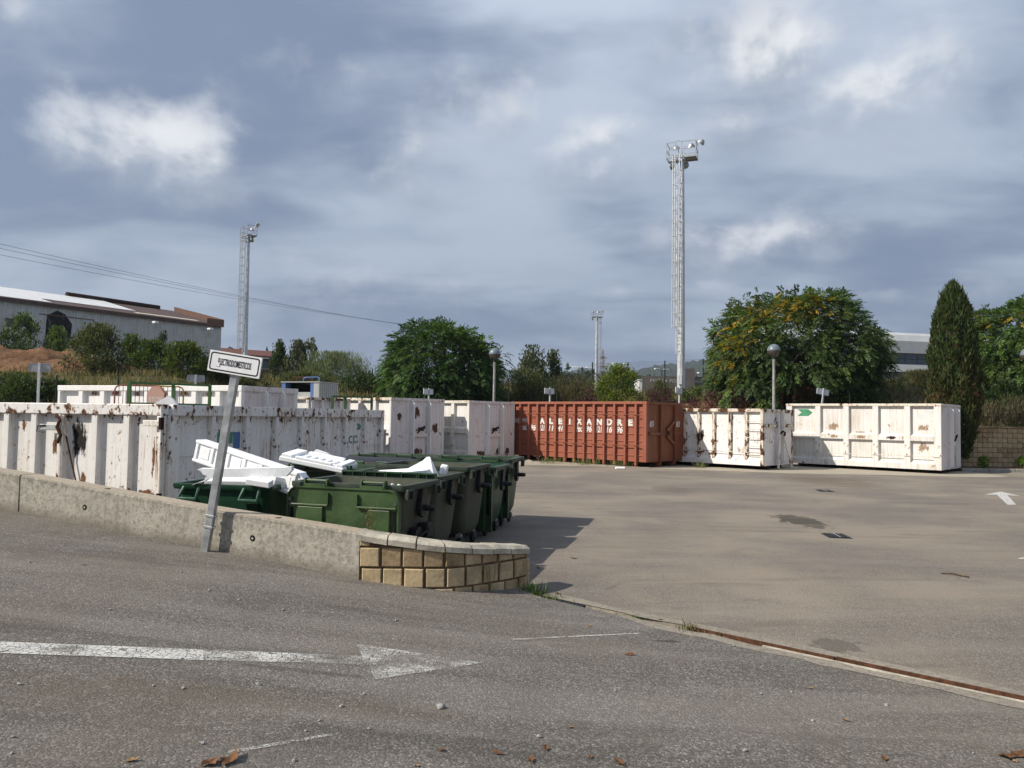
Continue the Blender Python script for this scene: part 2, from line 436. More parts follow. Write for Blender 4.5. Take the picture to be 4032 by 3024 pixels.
plain('facade_brick', (0.13, 0.115, 0.11), 0.85, 0, .08, 1.5, .2)
plain('facade_white', (0.66, 0.66, 0.65), 0.6, 0, .05, 1, .3)
plain('brick_red', (0.14, 0.060, 0.045), 0.85, 0, .15, 2, .2)
plain('perimeter', (0.155, 0.135, 0.12), 0.9, 0, .10, .4, .15)
plain('globe_top', (0.15, 0.18, 0.205), 0.35, 0, .1, 6, .5)
plain('post_green', (0.012, 0.022, 0.018), 0.5, 0, .2, 6, .3)
plain('pole_grey', (0.34, 0.335, 0.31), 0.5, .15, .12, 5, .4)
plain('pylon_red', (0.33, 0.21, 0.18), 0.7, 0, .12, .5, .3)
plain('cable', (0.16, 0.18, 0.22), 0.6, 0, .1, 1, .3)
plain('soot', (0.012, 0.011, 0.011), 0.9, 0, .2, 4, .1)  # near-black colour painted for the shade inside holes, slots and recesses
plain('dry_leaf', (0.15, 0.072, 0.032), 0.8, 0, .3, 30, .2)
plain('tan_leaf', (0.33, 0.20, 0.085), 0.8, 0, .3, 30, .2)
plain('pebble', (0.36, 0.35, 0.33), 0.85, 0, .2, 30, .2)
plain('cardboard', (0.33, 0.25, 0.16), 0.85, 0, .1, 10, .2)
plain('lens', (0.62, 0.62, 0.62), 0.15, .6, .05, 5, .6)

# glass
m, t = newmat('glass'); t.out(t.principled((0.025, 0.04, 0.055), 0.12, 0, None, 0.6)); M['glass'] = m
m, t = newmat('globe_glass')
t.out(t.n('ShaderNodeMixShader', ins={0: 0.30, 1: t.principled((0.10, 0.085, 0.070), 0.25, 0, None, 0.6), 2: t.n('ShaderNodeBsdfTransparent', ins={'Color': (0.75, 0.7, 0.62, 1)}).outputs[0]}).outputs[0]); M['globe_glass'] = m

# asphalt -----------------------------------------------------------------
def asphalt(name, lo, hi, dust, dust_amt, spots=(), seed=0, chip=0.5):
    m, t = newmat(name); v0 = t.obj()
    v = t.mapping(v0, (1, 1, 1), (seed, seed * 2, 0))
    vor = t.n('ShaderNodeTexVoronoi', ins={'Vector': v, 'Scale': 82.0, 'Randomness': 1.0})
    stone = t.n('ShaderNodeSeparateColor', ins={0: vor.outputs['Color']}).outputs[0]
    grit = t.noise(v, 150, 4, 0.7)
    big = t.noise(v, 0.33, 5, 0.55, 0.4)
    mid = t.noise(v, 2.1, 5, 0.6)
    f = t.math('ADD', t.math('MULTIPLY', t.math('POWER', stone, 2.2), 0.62), t.math('MULTIPLY', grit, 0.38))
    col = t.mix(f, lo, hi)
    # a few pale chips
    pale = t.ramp(stone, 0.955, 0.975)
    col = t.mix(t.math('MULTIPLY', pale, chip), col, (0.36, 0.34, 0.31))
    col = t.mix(t.ramp(mid, 0.40, 0.75, 0, 0.32), col, tuple(c * .62 for c in lo))
    dm = t.math('MULTIPLY', t.ramp(t.math('ADD', t.math('MULTIPLY', big, .75), t.math('MULTIPLY', mid, .25)), 0.40, 0.64), dust_amt)
    col = t.mix(dm, col, dust)
    # streaky drag marks
    drag = t.noise(t.mapping(v, (0.35, 2.2, 1), (9, 3, 0), (0, 0, 0.15)), 1.0, 5, 0.6)
    col = t.mix(t.ramp(drag, 0.52, 0.70, 0, 0.42), col, tuple(c * .85 for c in lo))
    drag2 = t.noise(t.mapping(v, (1.1, 5.0, 1), (1, 8, 0), (0, 0, -.1)), 1.0, 6, 0.65)
    col = t.mix(t.ramp(drag2, 0.56, 0.70, 0, 0.30), col, tuple(c * .9 for c in lo))
    col = t.mix(t.ramp(drag2, 0.44, 0.30, 0, 0.25), col, dust)
    sepv = t.n('ShaderNodeSeparateXYZ', ins={0: v0})
    edge = t.noise(t.mapping(v, (1.5, .6, 1)), 5.0, 8, 0.7)
    for (sx, sy, rx, ry, rot, amt, scol) in spots:      # oil and rust spills where they lie on the ground
        q = t.mapping(t.n('ShaderNodeVectorMath', operation='SUBTRACT', ins={0: v0, 1: (sx, sy, 0)}).outputs[0], (1 / rx, 1 / ry, 0), (0, 0, 0), (0, 0, 0))
        r = t.n('ShaderNodeVectorMath', operation='LENGTH', ins={0: q}).outputs['Value']
        r = t.math('ADD', r, t.math('MULTIPLY', t.math('SUBTRACT', edge, 0.5), 2.6))
        mk = t.math('MULTIPLY', t.ramp(r, 1.0, 0.72), amt)
        col = t.mix(t.math('MULTIPLY', mk, t.ramp(grit, 0.3, 0.62, 0.75, 1.0)), col, scol)
    # hairline cracks in a few places, and long bands polished by wheels
    wv = t.n('ShaderNodeVectorMath', operation='MULTIPLY_ADD', ins={0: t.n('ShaderNodeTexNoise', ins={'Vector': v, 'Scale': 1.4, 'Detail': 4.0}).outputs['Color'], 1: (.9, .9, 0), 2: v}).outputs[0]
    ck = t.n('ShaderNodeTexVoronoi', feature='DISTANCE_TO_EDGE', ins={'Vector': wv, 'Scale': 0.42}).outputs['Distance']
    ckm = t.math('MULTIPLY', t.ramp(ck, 0.006, 0.001), t.ramp(t.noise(v, .5, 3), .54, .62, 0, .30))
    col = t.mix(ckm, col, (0.035, 0.032, 0.028))
    wheel = t.noise(t.mapping(v, (.16, 1.5, 1), (2, 7, 0), (0, 0, -.12)), 1.0, 3, .5)
    col = t.mix(t.ramp(wheel, .46, .62, 0, .22), col, hi)
    h = t.math('ADD', t.math('MULTIPLY', t.math('SUBTRACT', 1.0, vor.outputs['Distance']), 0.5), t.math('MULTIPLY', grit, 0.7))
    t.out(t.principled(col, 0.85, 0, t.bump(h, 0.8, 0.010), 0.25))
    M[name] = m; return m

# road signs paint worn through to the asphalt
def worn_paint(name, wear, col=(0.66, 0.65, 0.61)):
    m, t = newmat(name); v = t.obj()
    crack = t.n('ShaderNodeTexVoronoi', feature='DISTANCE_TO_EDGE', ins={'Vector': v, 'Scale': 24.0}).outputs['Distance']
    crack2 = t.n('ShaderNodeTexVoronoi', feature='DISTANCE_TO_EDGE', ins={'Vector': t.mapping(v, (1, 1, 1), (2.2, 3.1, 0)), 'Scale': 60.0}).outputs['Distance']
    n = t.noise(v, 3.0, 6, 0.65); g = t.noise(v, 110, 4, 0.7)
    keep = t.math('MULTIPLY', t.ramp(crack, 0.015, 0.06), t.ramp(crack2, 0.01, 0.09, 0.55, 1))
    wn = t.math('ADD', t.math('MULTIPLY', n, 0.55), t.math('MULTIPLY', g, 0.45))
    keep = t.math('MULTIPLY', keep, t.ramp(wn, wear, wear + 0.16))
    c = t.mix(t.ramp(g, 0.3, 0.7), tuple(x * .82 for x in col), col)
    t.out(t.n('ShaderNodeMixShader', ins={0: keep, 1: t.n('ShaderNodeBsdfTransparent').outputs[0], 2: t.principled(c, 0.75)}).outputs[0])
    M[name] = m
worn_paint('road_paint', 0.36)
worn_paint('road_paint_worn', 0.42)
worn_paint('road_paint_faint', 0.435)
worn_paint('road_paint_fresh', 0.16, (0.70, 0.69, 0.66))

def concrete(name, base, dark, stain=0.5, weather=False):
    m, t = newmat(name); v = t.obj()
    b = t.noise(v, 1.3, 5, 0.6); f = t.noise(v, 16, 7, 0.65, 0.5); g = t.noise(v, 70, 4, 0.6)
    lace = t.n('ShaderNodeTexVoronoi', feature='DISTANCE_TO_EDGE', ins={'Vector': t.n('ShaderNodeVectorMath', operation='MULTIPLY_ADD', ins={0: t.n('ShaderNodeTexNoise', ins={'Vector': v, 'Scale': 8.0}).outputs['Color'], 1: (.12, .12, .12), 2: v}).outputs[0], 'Scale': 17.0}).outputs['Distance']
    col = t.mix(t.ramp(f, 0.36, 0.62), dark, base)
    col = t.mix(t.math('MULTIPLY', t.ramp(lace, 0.16, 0.02), t.ramp(b, 0.4, 0.6, .1, .65)), col, tuple(min(1, c * 1.22) for c in base))
    run = t.noise(t.mapping(v, (11, 11, 0.8)), 1.0, 4)
    col = t.mix(t.ramp(run, 0.52, 0.74, 0, stain), col, tuple(c * .62 for c in dark))
    if weather:          # splash dirt along the foot, drips below the coping edge
        s_ = t.n('ShaderNodeSeparateXYZ', ins={0: v})
        zr = t.math('SUBTRACT', s_.outputs[2], t.math('MULTIPLY', t.math('SUBTRACT', 0.4, s_.outputs[0]), 0.088))
        zr = t.math('ADD', zr, t.math('MULTIPLY', t.math('SUBTRACT', b, .5), .16))
        col = t.mix(t.ramp(zr, .14, .0, 0, .6), col, (0.12, 0.10, 0.075))
        drip = t.noise(t.mapping(v, (24, 24, 1.2)), 1.0, 3)
        zd = t.math('ADD', zr, t.math('MULTIPLY', t.math('SUBTRACT', drip, .5), .35))
        col = t.mix(t.ramp(zd, .36, .46, 0, .55), col, (0.115, 0.105, 0.09))
    t.out(t.principled(col, 0.9, 0, t.bump(t.math('ADD', f, t.math('MULTIPLY', g, .5)), 0.7, 0.012), 0.2)); M[name] = m
concrete('wall_concrete', (0.355, 0.33, 0.28), (0.225, 0.207, 0.172), .5, True)
concrete('top_concrete', (0.37, 0.315, 0.245), (0.31, 0.265, 0.205), .15)
concrete('pad_concrete', (0.37, 0.325, 0.255), (0.28, 0.25, 0.20), .2)
concrete('strip_concrete', (0.26, 0.23, 0.185), (0.185, 0.165, 0.135), .3)
concrete('plain_concrete', (0.33, 0.32, 0.30), (0.25, 0.24, 0.23), .3)

# leaves carry a colour of their own per leaf
def leafmat(name, transl=0.35, rough=0.55):
    m, t = newmat(name)
    a = t.n('ShaderNodeAttribute', attribute_name='leaf').outputs['Color']
    d = t.principled(a, rough, 0, None, 0.25)
    tc = t.mix(1.0, a, (1.25, 1.35, 0.55), 'MULTIPLY')
    tr = t.n('ShaderNodeBsdfTranslucent', ins={'Color': tc}).outputs[0]
    t.out(t.n('ShaderNodeMixShader', ins={0: transl, 1: d, 2: tr}).outputs[0]); M[name] = m
leafmat('leaves'); leafmat('grass_blades', 0.25, 0.7)

# bank: dry grass soil with green and bare red earth
def earth(name, cols, scale=0.35):
    m, t = newmat(name); v = t.obj()
    a = t.noise(v, scale, 6, 0.6); b = t.noise(v, scale * 7, 6, 0.65); c = t.noise(v, scale * 40, 4)
    col = t.mix(t.ramp(a, 0.38, 0.62), cols[0], cols[1])
    col = t.mix(t.ramp(b, 0.45, 0.65, 0, .8), col, cols[2])
    col = t.mix(t.ramp(c, 0.4, 0.7, 0, .5), col, tuple(x * .5 for x in cols[1]))
    t.out(t.principled(col, 0.95, 0, t.bump(t.math('ADD', b, t.math('MULTIPLY', c, .4)), 0.8, 0.15), 0.1)); M[name] = m
earth('bank_earth', ((0.12, 0.105, 0.05), (0.075, 0.08, 0.03), (0.19, 0.135, 0.075)))
earth('red_earth', ((0.225, 0.118, 0.062), (0.15, 0.082, 0.045), (0.28, 0.165, 0.095)), 0.7)
earth('grey_earth', ((0.24, 0.21, 0.16), (0.18, 0.155, 0.12), (0.30, 0.26, 0.2)), 0.8)
earth('hill_scrub', ((0.036, 0.052, 0.036), (0.026, 0.042, 0.028), (0.075, 0.07, 0.055)), 0.012)

m, t = newmat('net')        # wind netting: fine strands, mostly open
v = t.obj(); n = t.noise(v, 0.5, 3)
t.out(t.n('ShaderNodeMixShader', ins={0: t.ramp(n, 0.3, 0.7, 0.10, 0.20), 1: t.n('ShaderNodeBsdfTransparent').outputs[0], 2: t.principled((0.03, 0.035, 0.035), 0.8)}).outputs[0]); M['net'] = m
# ------------------------------------------------------------------ ground
def lerp_tab(tab, x):
    if x <= tab[0][0]: return tab[0][1]
    for (a, ya), (b, yb) in zip(tab, tab[1:]):
        if x <= b: return ya + (yb - ya) * (x - a) / (b - a)
    return tab[-1][1]
def wall_y(x): return 7.76 + 0.365 * (-1.52 - x)             # front face of the concrete wall
WALL_PATH = [(-1.50, 7.76), (-1.15, 7.755), (-0.85, 7.765), (-0.62, 7.80), (-0.42, 7.885), (-0.22, 8.04), (-0.05, 8.19), (0.09, 8.33), (0.20, 8.47)]
def drain_y(x): return 8.0 - 0.879 * (x - 0.43)
def ramp_z(x):
    s = 0.4 - max(x, -13.0)
    return 0.088 * 0.5 * (s + math.sqrt(s * s + 0.25))
def dip(x, y):
    d = (y - drain_y(x)) * 0.751 if x > 0.2 else math.hypot(x - 0.2, y - 8.2)
    return -0.07 * math.exp(-(d / 1.5) ** 2)
def road_z(x, y):
    return ramp_z(x) + dip(x, y) - (0.0 if x < 0.4 else 0.0)
def yard_z(x, y): return dip(x, y)
def on_surf(px, py, fz):
    z = 0.0
    for _ in range(12):
        p = on_z(px, py, z); z = fz(p.x, p.y)
    return Vector((p.x, p.y, z))

def road_edge(x):
    if x < -1.5: return wall_y(x) + 0.10
    if x < 0.24: return lerp_tab(WALL_PATH, x) + 0.10
    return drain_y(x) - 0.085
def yard_edge(x):
    if x < -1.5: return wall_y(x) + 0.12
    if x < 0.24: return lerp_tab(WALL_PATH, x) + 0.12
    return drain_y(x) + 0.085

def column_mesh(name, mat, xs, ylo, yhi, ys_n, fz, kind='structure'):
    mb = MB()
    n = ys_n + 1
    for x in xs:
        a, b = ylo(x), yhi(x)
        for k in range(n):
            t_ = k / ys_n
            y = a + (b - a) * t_
            mb.v.append((x, y, fz(x, y)))
    for i in range(len(xs) - 1):
        for k in range(ys_n):
            mb.f.append((i * n + k, (i + 1) * n + k, (i + 1) * n + k + 1, i * n + k + 1))
    o = mb.build(name, mat, smooth=True)
    return tag(o, kind=kind)

xs = sorted(set([-40, -30, -22, -16] + [round(-13 + .25 * i, 3) for i in range(0, 72)] + [0.235, 0.245] + [6, 7, 8, 10, 13, 18, 25, 40]))
p_spill = on_z(3291, 2533, -.05)
p_oil = on_z(3151, 2051, 0)
p_brn = on_z(3258, 1892, 0)
p_b2 = on_z(2640, 1925, 0); p_b3 = on_z(3020, 2290, 0)
asphalt('asphalt_road', (0.050, 0.045, 0.040), (0.300, 0.274, 0.242), (0.185, 0.155, 0.118), 0.40,
        [(on_surf(500, 2720, road_z).x, on_surf(500, 2720, road_z).y, 1.1, .20, 0, .28, (0.10, 0.078, 0.05)),
         (on_surf(1200, 2760, road_z).x, on_surf(1200, 2760, road_z).y, 1.0, .18, 0, .25, (0.105, 0.085, 0.055)),
         (on_surf(2620, 2525, road_z).x, on_surf(2620, 2525, road_z).y, .16, .05, 0, .9, (0.05, 0.046, 0.042)),
         (on_surf(1180, 2640, road_z).x, on_surf(1180, 2640, road_z).y, .5, .04, 0, .6, (0.05, 0.046, 0.042))], seed=1.0)
asphalt('asphalt_yard', (0.118, 0.102, 0.086), (0.262, 0.230, 0.194), (0.300, 0.252, 0.192), 0.66,
        [(p_oil.x, p_oil.y, .42, 1.0, 0, .92, (0.045, 0.038, 0.03)), (p_spill.x, p_spill.y, .26, .22, 0, .75, (0.055, 0.047, 0.036)),
         (p_brn.x, p_brn.y, 1.3, 2.6, 0, .55, (0.12, 0.085, 0.055)), (p_b2.x, p_b2.y, .5, 1.2, 0, .4, (0.10, 0.08, 0.06)),
         (p_b3.x, p_b3.y, .9, .8, 0, .0, (0.36, 0.30, 0.22))], seed=5.0, chip=0.35)
column_mesh('asphalt_road', M['asphalt_road'], xs, lambda x: -40.0, road_edge, 90, road_z)
column_mesh('yard', M['asphalt_yard'], xs, yard_edge, lambda x: 45.0, 100, yard_z)

# drainage channel between road and yard
DR = Vector((0.751, -0.660, 0)).normalized(); DN = Vector((0.660, 0.751, 0))
def dpt(s, off, z=0.0):
    x = 0.30 + DR.x * s
    y = drain_y(x)
    return Vector((x + DN.x * off, y + DN.y * off, yard_z(x, y) + z))
def strip(name, mat, s0, s1, o0, o1, z, n=40, parent=None, wob=0.0):
    mb = MB()
    for i in range(n + 1):
        s = s0 + (s1 - s0) * i / n
        j0 = random.uniform(-wob, wob); j1 = random.uniform(-wob, wob)
        mb.v += [tuple(dpt(s, o0 + j0, z)), tuple(dpt(s, o1 + j1, z))]
    for i in range(n): mb.f.append((2 * i, 2 * i + 2, 2 * i + 3, 2 * i + 1))
    return mb.build(name, mat, parent)
def solid_strip(name, mat, s0, s1, o0, o1, z0, z1, n=30, parent=None):
    rings = []
    for i in range(n + 1):
        s = s0 + (s1 - s0) * i / n
        rings.append([dpt(s, o0, z0), dpt(s, o1, z0), dpt(s, o1, z1), dpt(s, o0, z1)])
    return MB().loft(rings).build(name, mat, parent)
tag(strip('drain_bed', M['debris'], -0.12, 12, -0.12, 0.12, -0.045, 60), kind='structure')
tag(strip('concrete_apron', M['strip_concrete'], 0.0, 12, -0.20, -0.058, 0.008, 60, wob=.03), kind='structure')
tag(strip('concrete_apron', M['strip_concrete'], 0.0, 12, 0.058, 0.20, 0.006, 60, wob=.03), kind='structure')
tag(solid_strip('channel_side', M['strip_concrete'], -.12, 12, 0.058, 0.13, -.06, -.002, 60), kind='structure')
tag(solid_strip('channel_side', M['strip_concrete'], -.12, 12, -0.13, -0.058, -.06, -.002, 60), kind='structure')
ch = thing('drain_channel', 'rusty steel edged drain channel between road and yard', 'drain', tuple(dpt(0.0, 0)))
inv = ch.matrix_world.copy(); ch.location = (0, 0, 0)
solid_strip('edge_bar', M['rust'], 1.75, 3.0, 0.034, 0.056, -0.04, 0.012, parent=ch)
solid_strip('edge_bar', M['rust'], 3.012, 5.6, 0.036, 0.058, -0.04, 0.016, parent=ch)
solid_strip('edge_bar', M['rust'], 5.612, 12, 0.036, 0.056, -0.04, 0.014, parent=ch)
solid_strip('concrete_lip', M['cap_stone'], 2.45, 4.75, -0.060, -0.034, -0.05, 0.011, parent=ch)
solid_strip('concrete_lip', M['cap_stone'], 4.79, 12, -0.060, -0.032, -0.05, 0.012, parent=ch)
gr = thing('drain_grate', 'dark slotted grate over channel beside curved block wall end', 'grate', tuple(dpt(0.05, 0, -0.02)))
gr.rotation_euler = (0, 0, math.atan2(DR.y, DR.x))
MB().box(0, .52, -.065, -.050, -.02, .022).build('frame_bar', M['steel_dark'], gr)
MB().box(0, .52, .050, .065, -.02, .022).build('frame_bar', M['steel_dark'], gr)
sl = MB().box(0, .018, -.05, .05, -.012, .018).mesh('slat', M['steel_dark'])
for k in range(15):
    o = link('slat', sl, gr); o.location = (0.008 + k * .035, 0, 0)

# painted marks
def sheet(name, mat, pts, fz, lift=0.005, sub=8):
    mb = MB(); vs = [on_surf(px, py, fz) if not isinstance(px, Vector) else px for px, py in pts]
    mb.v = [(p.x, p.y, fz(p.x, p.y) + lift) for p in vs]; mb.f = [tuple(range(len(vs)))]
    return tag(mb.build(name, mat), kind='structure')
def band(name, mat, e0, e1, fz, n=24, lift=0.005):
    mb = MB()
    for i in range(n + 1):
        t_ = i / n
        for e in (e0, e1):
            p = on_surf(e[0][0] + (e[1][0] - e[0][0]) * t_, e[0][1] + (e[1][1] - e[0][1]) * t_, fz)
            mb.v.append((p.x, p.y, fz(p.x, p.y) + lift))
    for i in range(n): mb.f.append((2 * i, 2 * i + 2, 2 * i + 3, 2 * i + 1))
    return tag(mb.build(name, mat), kind='structure')
band('painted_line', M['road_paint'], ((-400, 2513), (800, 2560)), ((-400, 2560), (800, 2602)), road_z, 30)
band('painted_line', M['road_paint_worn'], ((800, 2560), (1320, 2581)), ((800, 2602), (1320, 2614)), road_z, 16)
band('painted_line', M['road_paint_faint'], ((1320, 2581), (1440, 2586)), ((1320, 2614), (1440, 2622)), road_z, 6)
sheet('painted_arrowhead', M['road_paint_faint'], [(1400, 2536), (1900, 2612), (1478, 2678)], road_z)
band('faint_scratch', M['road_paint_worn'], ((2020, 2517), (2520, 2494)), ((2020, 2521), (2520, 2497)), road_z, 8)
band('faint_scratch', M['road_paint_faint'], ((900, 2958), (1340, 2885)), ((900, 2972), (1340, 2893)), road_z, 8)
sheet('painted_arrow', M['road_paint_fresh'], [(3939, 1936), (3876, 1948), (3926, 1949), (3967, 1988), (4001, 1988), (3966, 1950), (4018, 1954)], yard_z)
sheet('painted_arrow', M['road_paint_fresh'], [(4005, 2200), (4060, 2190), (4100, 2204), (4040, 2204)], yard_z)

# concrete pad on which the row of containers stands
pad = MB()
edge = [(-16, 30.0), (-2.0, 29.3), (0.1, 29.0), (3.9, 28.6), (6.5, 27.6), (9.6, 26.5), (12.5, 26.4), (16.0, 26.0), (17.2, 26.6), (17.2, 28.9)]
pad.v = [(x, y, 0.006) for x, y in edge] + [(17.2, 37, 0.006), (-16, 37, 0.006)]
pad.f = [tuple(range(len(pad.v)))]
tag(pad.build('concrete_pad', M['pad_concrete']), kind='structure')

def yard_grate(px, py, w_, l_, label):
    p = on_z(px, py, 0)
    g = thing('yard_drain', label, 'drain', (p.x, p.y, 0.004), -0.12)
    MB().box(-w_ / 2 - .025, w_ / 2 + .025, -l_ / 2 - .025, l_ / 2 + .025, -.02, .004).build('frame', M['steel_dark'], g)
    MB().box(-w_ / 2, w_ / 2, -l_ / 2, l_ / 2, -.01, .0065).build('well', M['soot'], g)  # black box, shade below the slats put into its colour
    me = MB().box(-.012, .012, -l_ / 2, l_ / 2, .0, .014).mesh('slat', M['steel_dark'])
    n = int(w_ / .05)
    for k in range(n):
        o = link('slat', me, g); o.location = (-w_ / 2 + (k + .5) * w_ / n, 0, 0)
    MB().box(-.012, .012, -l_ / 2, l_ / 2, .0, .016).build('crossbar', M['galv'], g)
yard_grate(3294, 2111, .30, .42, 'small iron drain grate in yard beside the oil stain')
yard_grate(3248, 1933, .32, .45, 'small iron drain grate in yard out towards worn white container')

# ------------------------------------------------------------------ concrete retaining wall
def wall_slab(xa, xb, label):
    root = thing('retaining_wall', label, 'wall')
    U = Vector((1, -0.365, 0)).normalized(); N = Vector((-U.y, U.x, 0))     # N points behind the wall
    rings = []; n = 14; TH = .25
    top = []
    for i in range(n + 1):
        x = xa + (xb - xa) * i / n
        b = Vector((x, wall_y(x), 0)); zt = ramp_z(x) + 0.435 - .01 * math.sin(x * 1.3)
        q = lambda o, z: b + N * o + Vector((0, 0, z))
        rings.append([q(0, -.15), q(TH, -.15), q(TH, zt - .02), q(TH - .015, zt - .004), q(.015, zt - .004), q(0, zt - .02)])
        top.append((q(.012, zt), q(TH - .012, zt), q(.012, zt - .02), q(TH - .012, zt - .02)))
    MB().loft(rings).build('wall_body', M['wall_concrete'], root)
    MB().loft([[a, b_, d_, c_] for a, b_, c_, d_ in top]).build('top_screed', M['top_concrete'], root)
    return root, N
JX = on_surf(113, 1960, lambda x, y: ramp_z(x) + .3).x
JX = -5.95
w1, WN = wall_slab(JX + .012, -1.50, 'long rendered concrete wall section between sign post and block wall')
w2, _ = wall_slab(-16.0, JX - .012, 'concrete wall section beyond the dark vertical joint')
def hole(root, x, zf, r=.032):
    b = Vector((x, wall_y(x), ramp_z(x) + zf))
    h = MB().lathe([(r, -.002), (r, .003)], 18).build('tie_hole', M['soot'], root)  # flat black disc on the face, inner shade of the hole painted
    q = (-WN).to_track_quat('Z', 'Y').to_matrix().to_4x4()
    h.matrix_world = Matrix.Translation(b) @ q
    h2 = MB().lathe([(r * .38, .0), (r * .38, .006)], 12).build('plug', M['cap_stone'], h)
hole(w1, on_surf(1057, 2083, lambda x, y: ramp_z(x) + .22).x, .20)
hole(w1, -4.95, .20)
for px, py in ((1050, 2025), (480, 1938)):
    x = {1050: -2.50, 480: -4.75}[px]
    p = Vector((x, wall_y(x), ramp_z(x) + .4355 - .01 * math.sin(x * 1.3))) + WN * .11
    o = MB().lathe([(.036, -.01), (.036, .0015)], 16).build('anchor_hole', M['soot'], w1); o.location = p  # black disc painted for the shade down the hole

# ------------------------------------------------------------------ curved block wall
bw = thing('block_wall', 'low curved wall of yellow stone blocks with chamfered coping', 'wall')
# resample path by arc length
P = [Vector((a, b, 0)) for a, b in WALL_PATH]
cum = [0.0]
for a, b in zip(P, P[1:]): cum.append(cum[-1] + (b - a).length)
LEN = cum[-1]
def wpath(s):
    s = max(0.0, min(LEN, s))
    for i in range(len(P) - 1):
        if s <= cum[i + 1] + 1e-9:
            f = (s - cum[i]) / (cum[i + 1] - cum[i]); return P[i].lerp(P[i + 1], f)
    return P[-1]
def wframe(s):
    d = (wpath(min(LEN, s + .12)) - wpath(max(0, s - .12))).normalized()
    return wpath(s), d, Vector((-d.y, d.x, 0))
def cap_z(s):          # top of the coping, falling towards the end
    return 0.632 - 0.232 * (s / LEN) ** 0.85
rings = []
for i in range(25):
    s = LEN * i / 24; p, d, n_ = wframe(s)
    rings.append([p + n_ * .014 + Vector((0, 0, -.15)), p + n_ * .21 + Vector((0, 0, -.15)), p + n_ * .21 + Vector((0, 0, cap_z(s) - .07)), p + n_ * .014 + Vector((0, 0, cap_z(s) - .07))])
MB().loft(rings).build('mortar_core', M['mortar'], bw)
def block(s0, s1, z0, z1a, z1b, prd=0.0, name='block', mat='block_stone'):
    mb = MB(); b = .009
    def ring(off, e, ez):
        pa, da, na = wframe(s0 + e); pb, db, nb = wframe(s1 - e)
        return [pa - na * off + Vector((0, 0, z0 + ez)), pb - nb * off + Vector((0, 0, z0 + ez)), pb - nb * off + Vector((0, 0, z1b - ez)), pa - na * off + Vector((0, 0, z1a - ez))]
    mb.loft([ring(-.05, 0, 0), ring(prd - b, 0, 0), ring(prd, b, b)])
    return mb.build(name, M[mat], bw)
for (z0, z1, shift) in ((-.13, .065, .11), (.083, .265, .03), (.285, .47, .012), (.488, .56, .12)):
    s = shift - .21 if shift > .05 else shift
    while s < LEN - .03:
        a = max(0.004, s); b = min(LEN - .006, s + .188 + random.uniform(-.006, .006))
        if b - a > .05:
            ca, cb = cap_z(a) - .088, cap_z(b) - .088
            t0, t1 = min(z1 + random.uniform(-.004, .004), ca), min(z1, cb)
            if t0 - z0 > .022 and t1 - z0 > .015:
                block(a, b, z0, t0, t1, random.uniform(.004, .016), mat='block_stone' if random.random() < .72 else 'block_brown')
        s += .213
# coping stones
for k, (a, b) in enumerate(zip([0.0, .29, .575, .86, 1.145, 1.415, 1.66], [.275, .56, .845, 1.13, 1.40, 1.645, LEN])):
    b = min(b, LEN + .0)
    if b - a < .05: continue
    mb = MB(); rings = []
    for i in range(6):
        s = a + (b - a) * i / 5; p, d, n_ = wframe(s); zt = cap_z(s) + (.004 if k % 2 else 0)
        e = Vector((0, 0, 1))
        rings.append([p - n_ * .03 + e * (zt - .085), p + n_ * .25 + e * (zt - .085), p + n_ * .25 + e * (zt - .035), p + n_ * .215 + e * zt, p + n_ * .02 + e * zt, p - n_ * .03 + e * (zt - .032)])
    mb.loft(rings).build('coping_stone', M['cap_stone'], bw)
# return stones at the very end
pe, de, ne = wframe(LEN)
for z0, z1 in ((-.1, .11), (.128, .25)):
    mb = MB().cbox(-.012, .05, .0, .19, z0, z1, .01)
    o = mb.build('block', M['block_stone'], bw)
    o.location = pe + de * .002; o.rotation_euler = (0, 0, math.atan2(de.y, de.x))
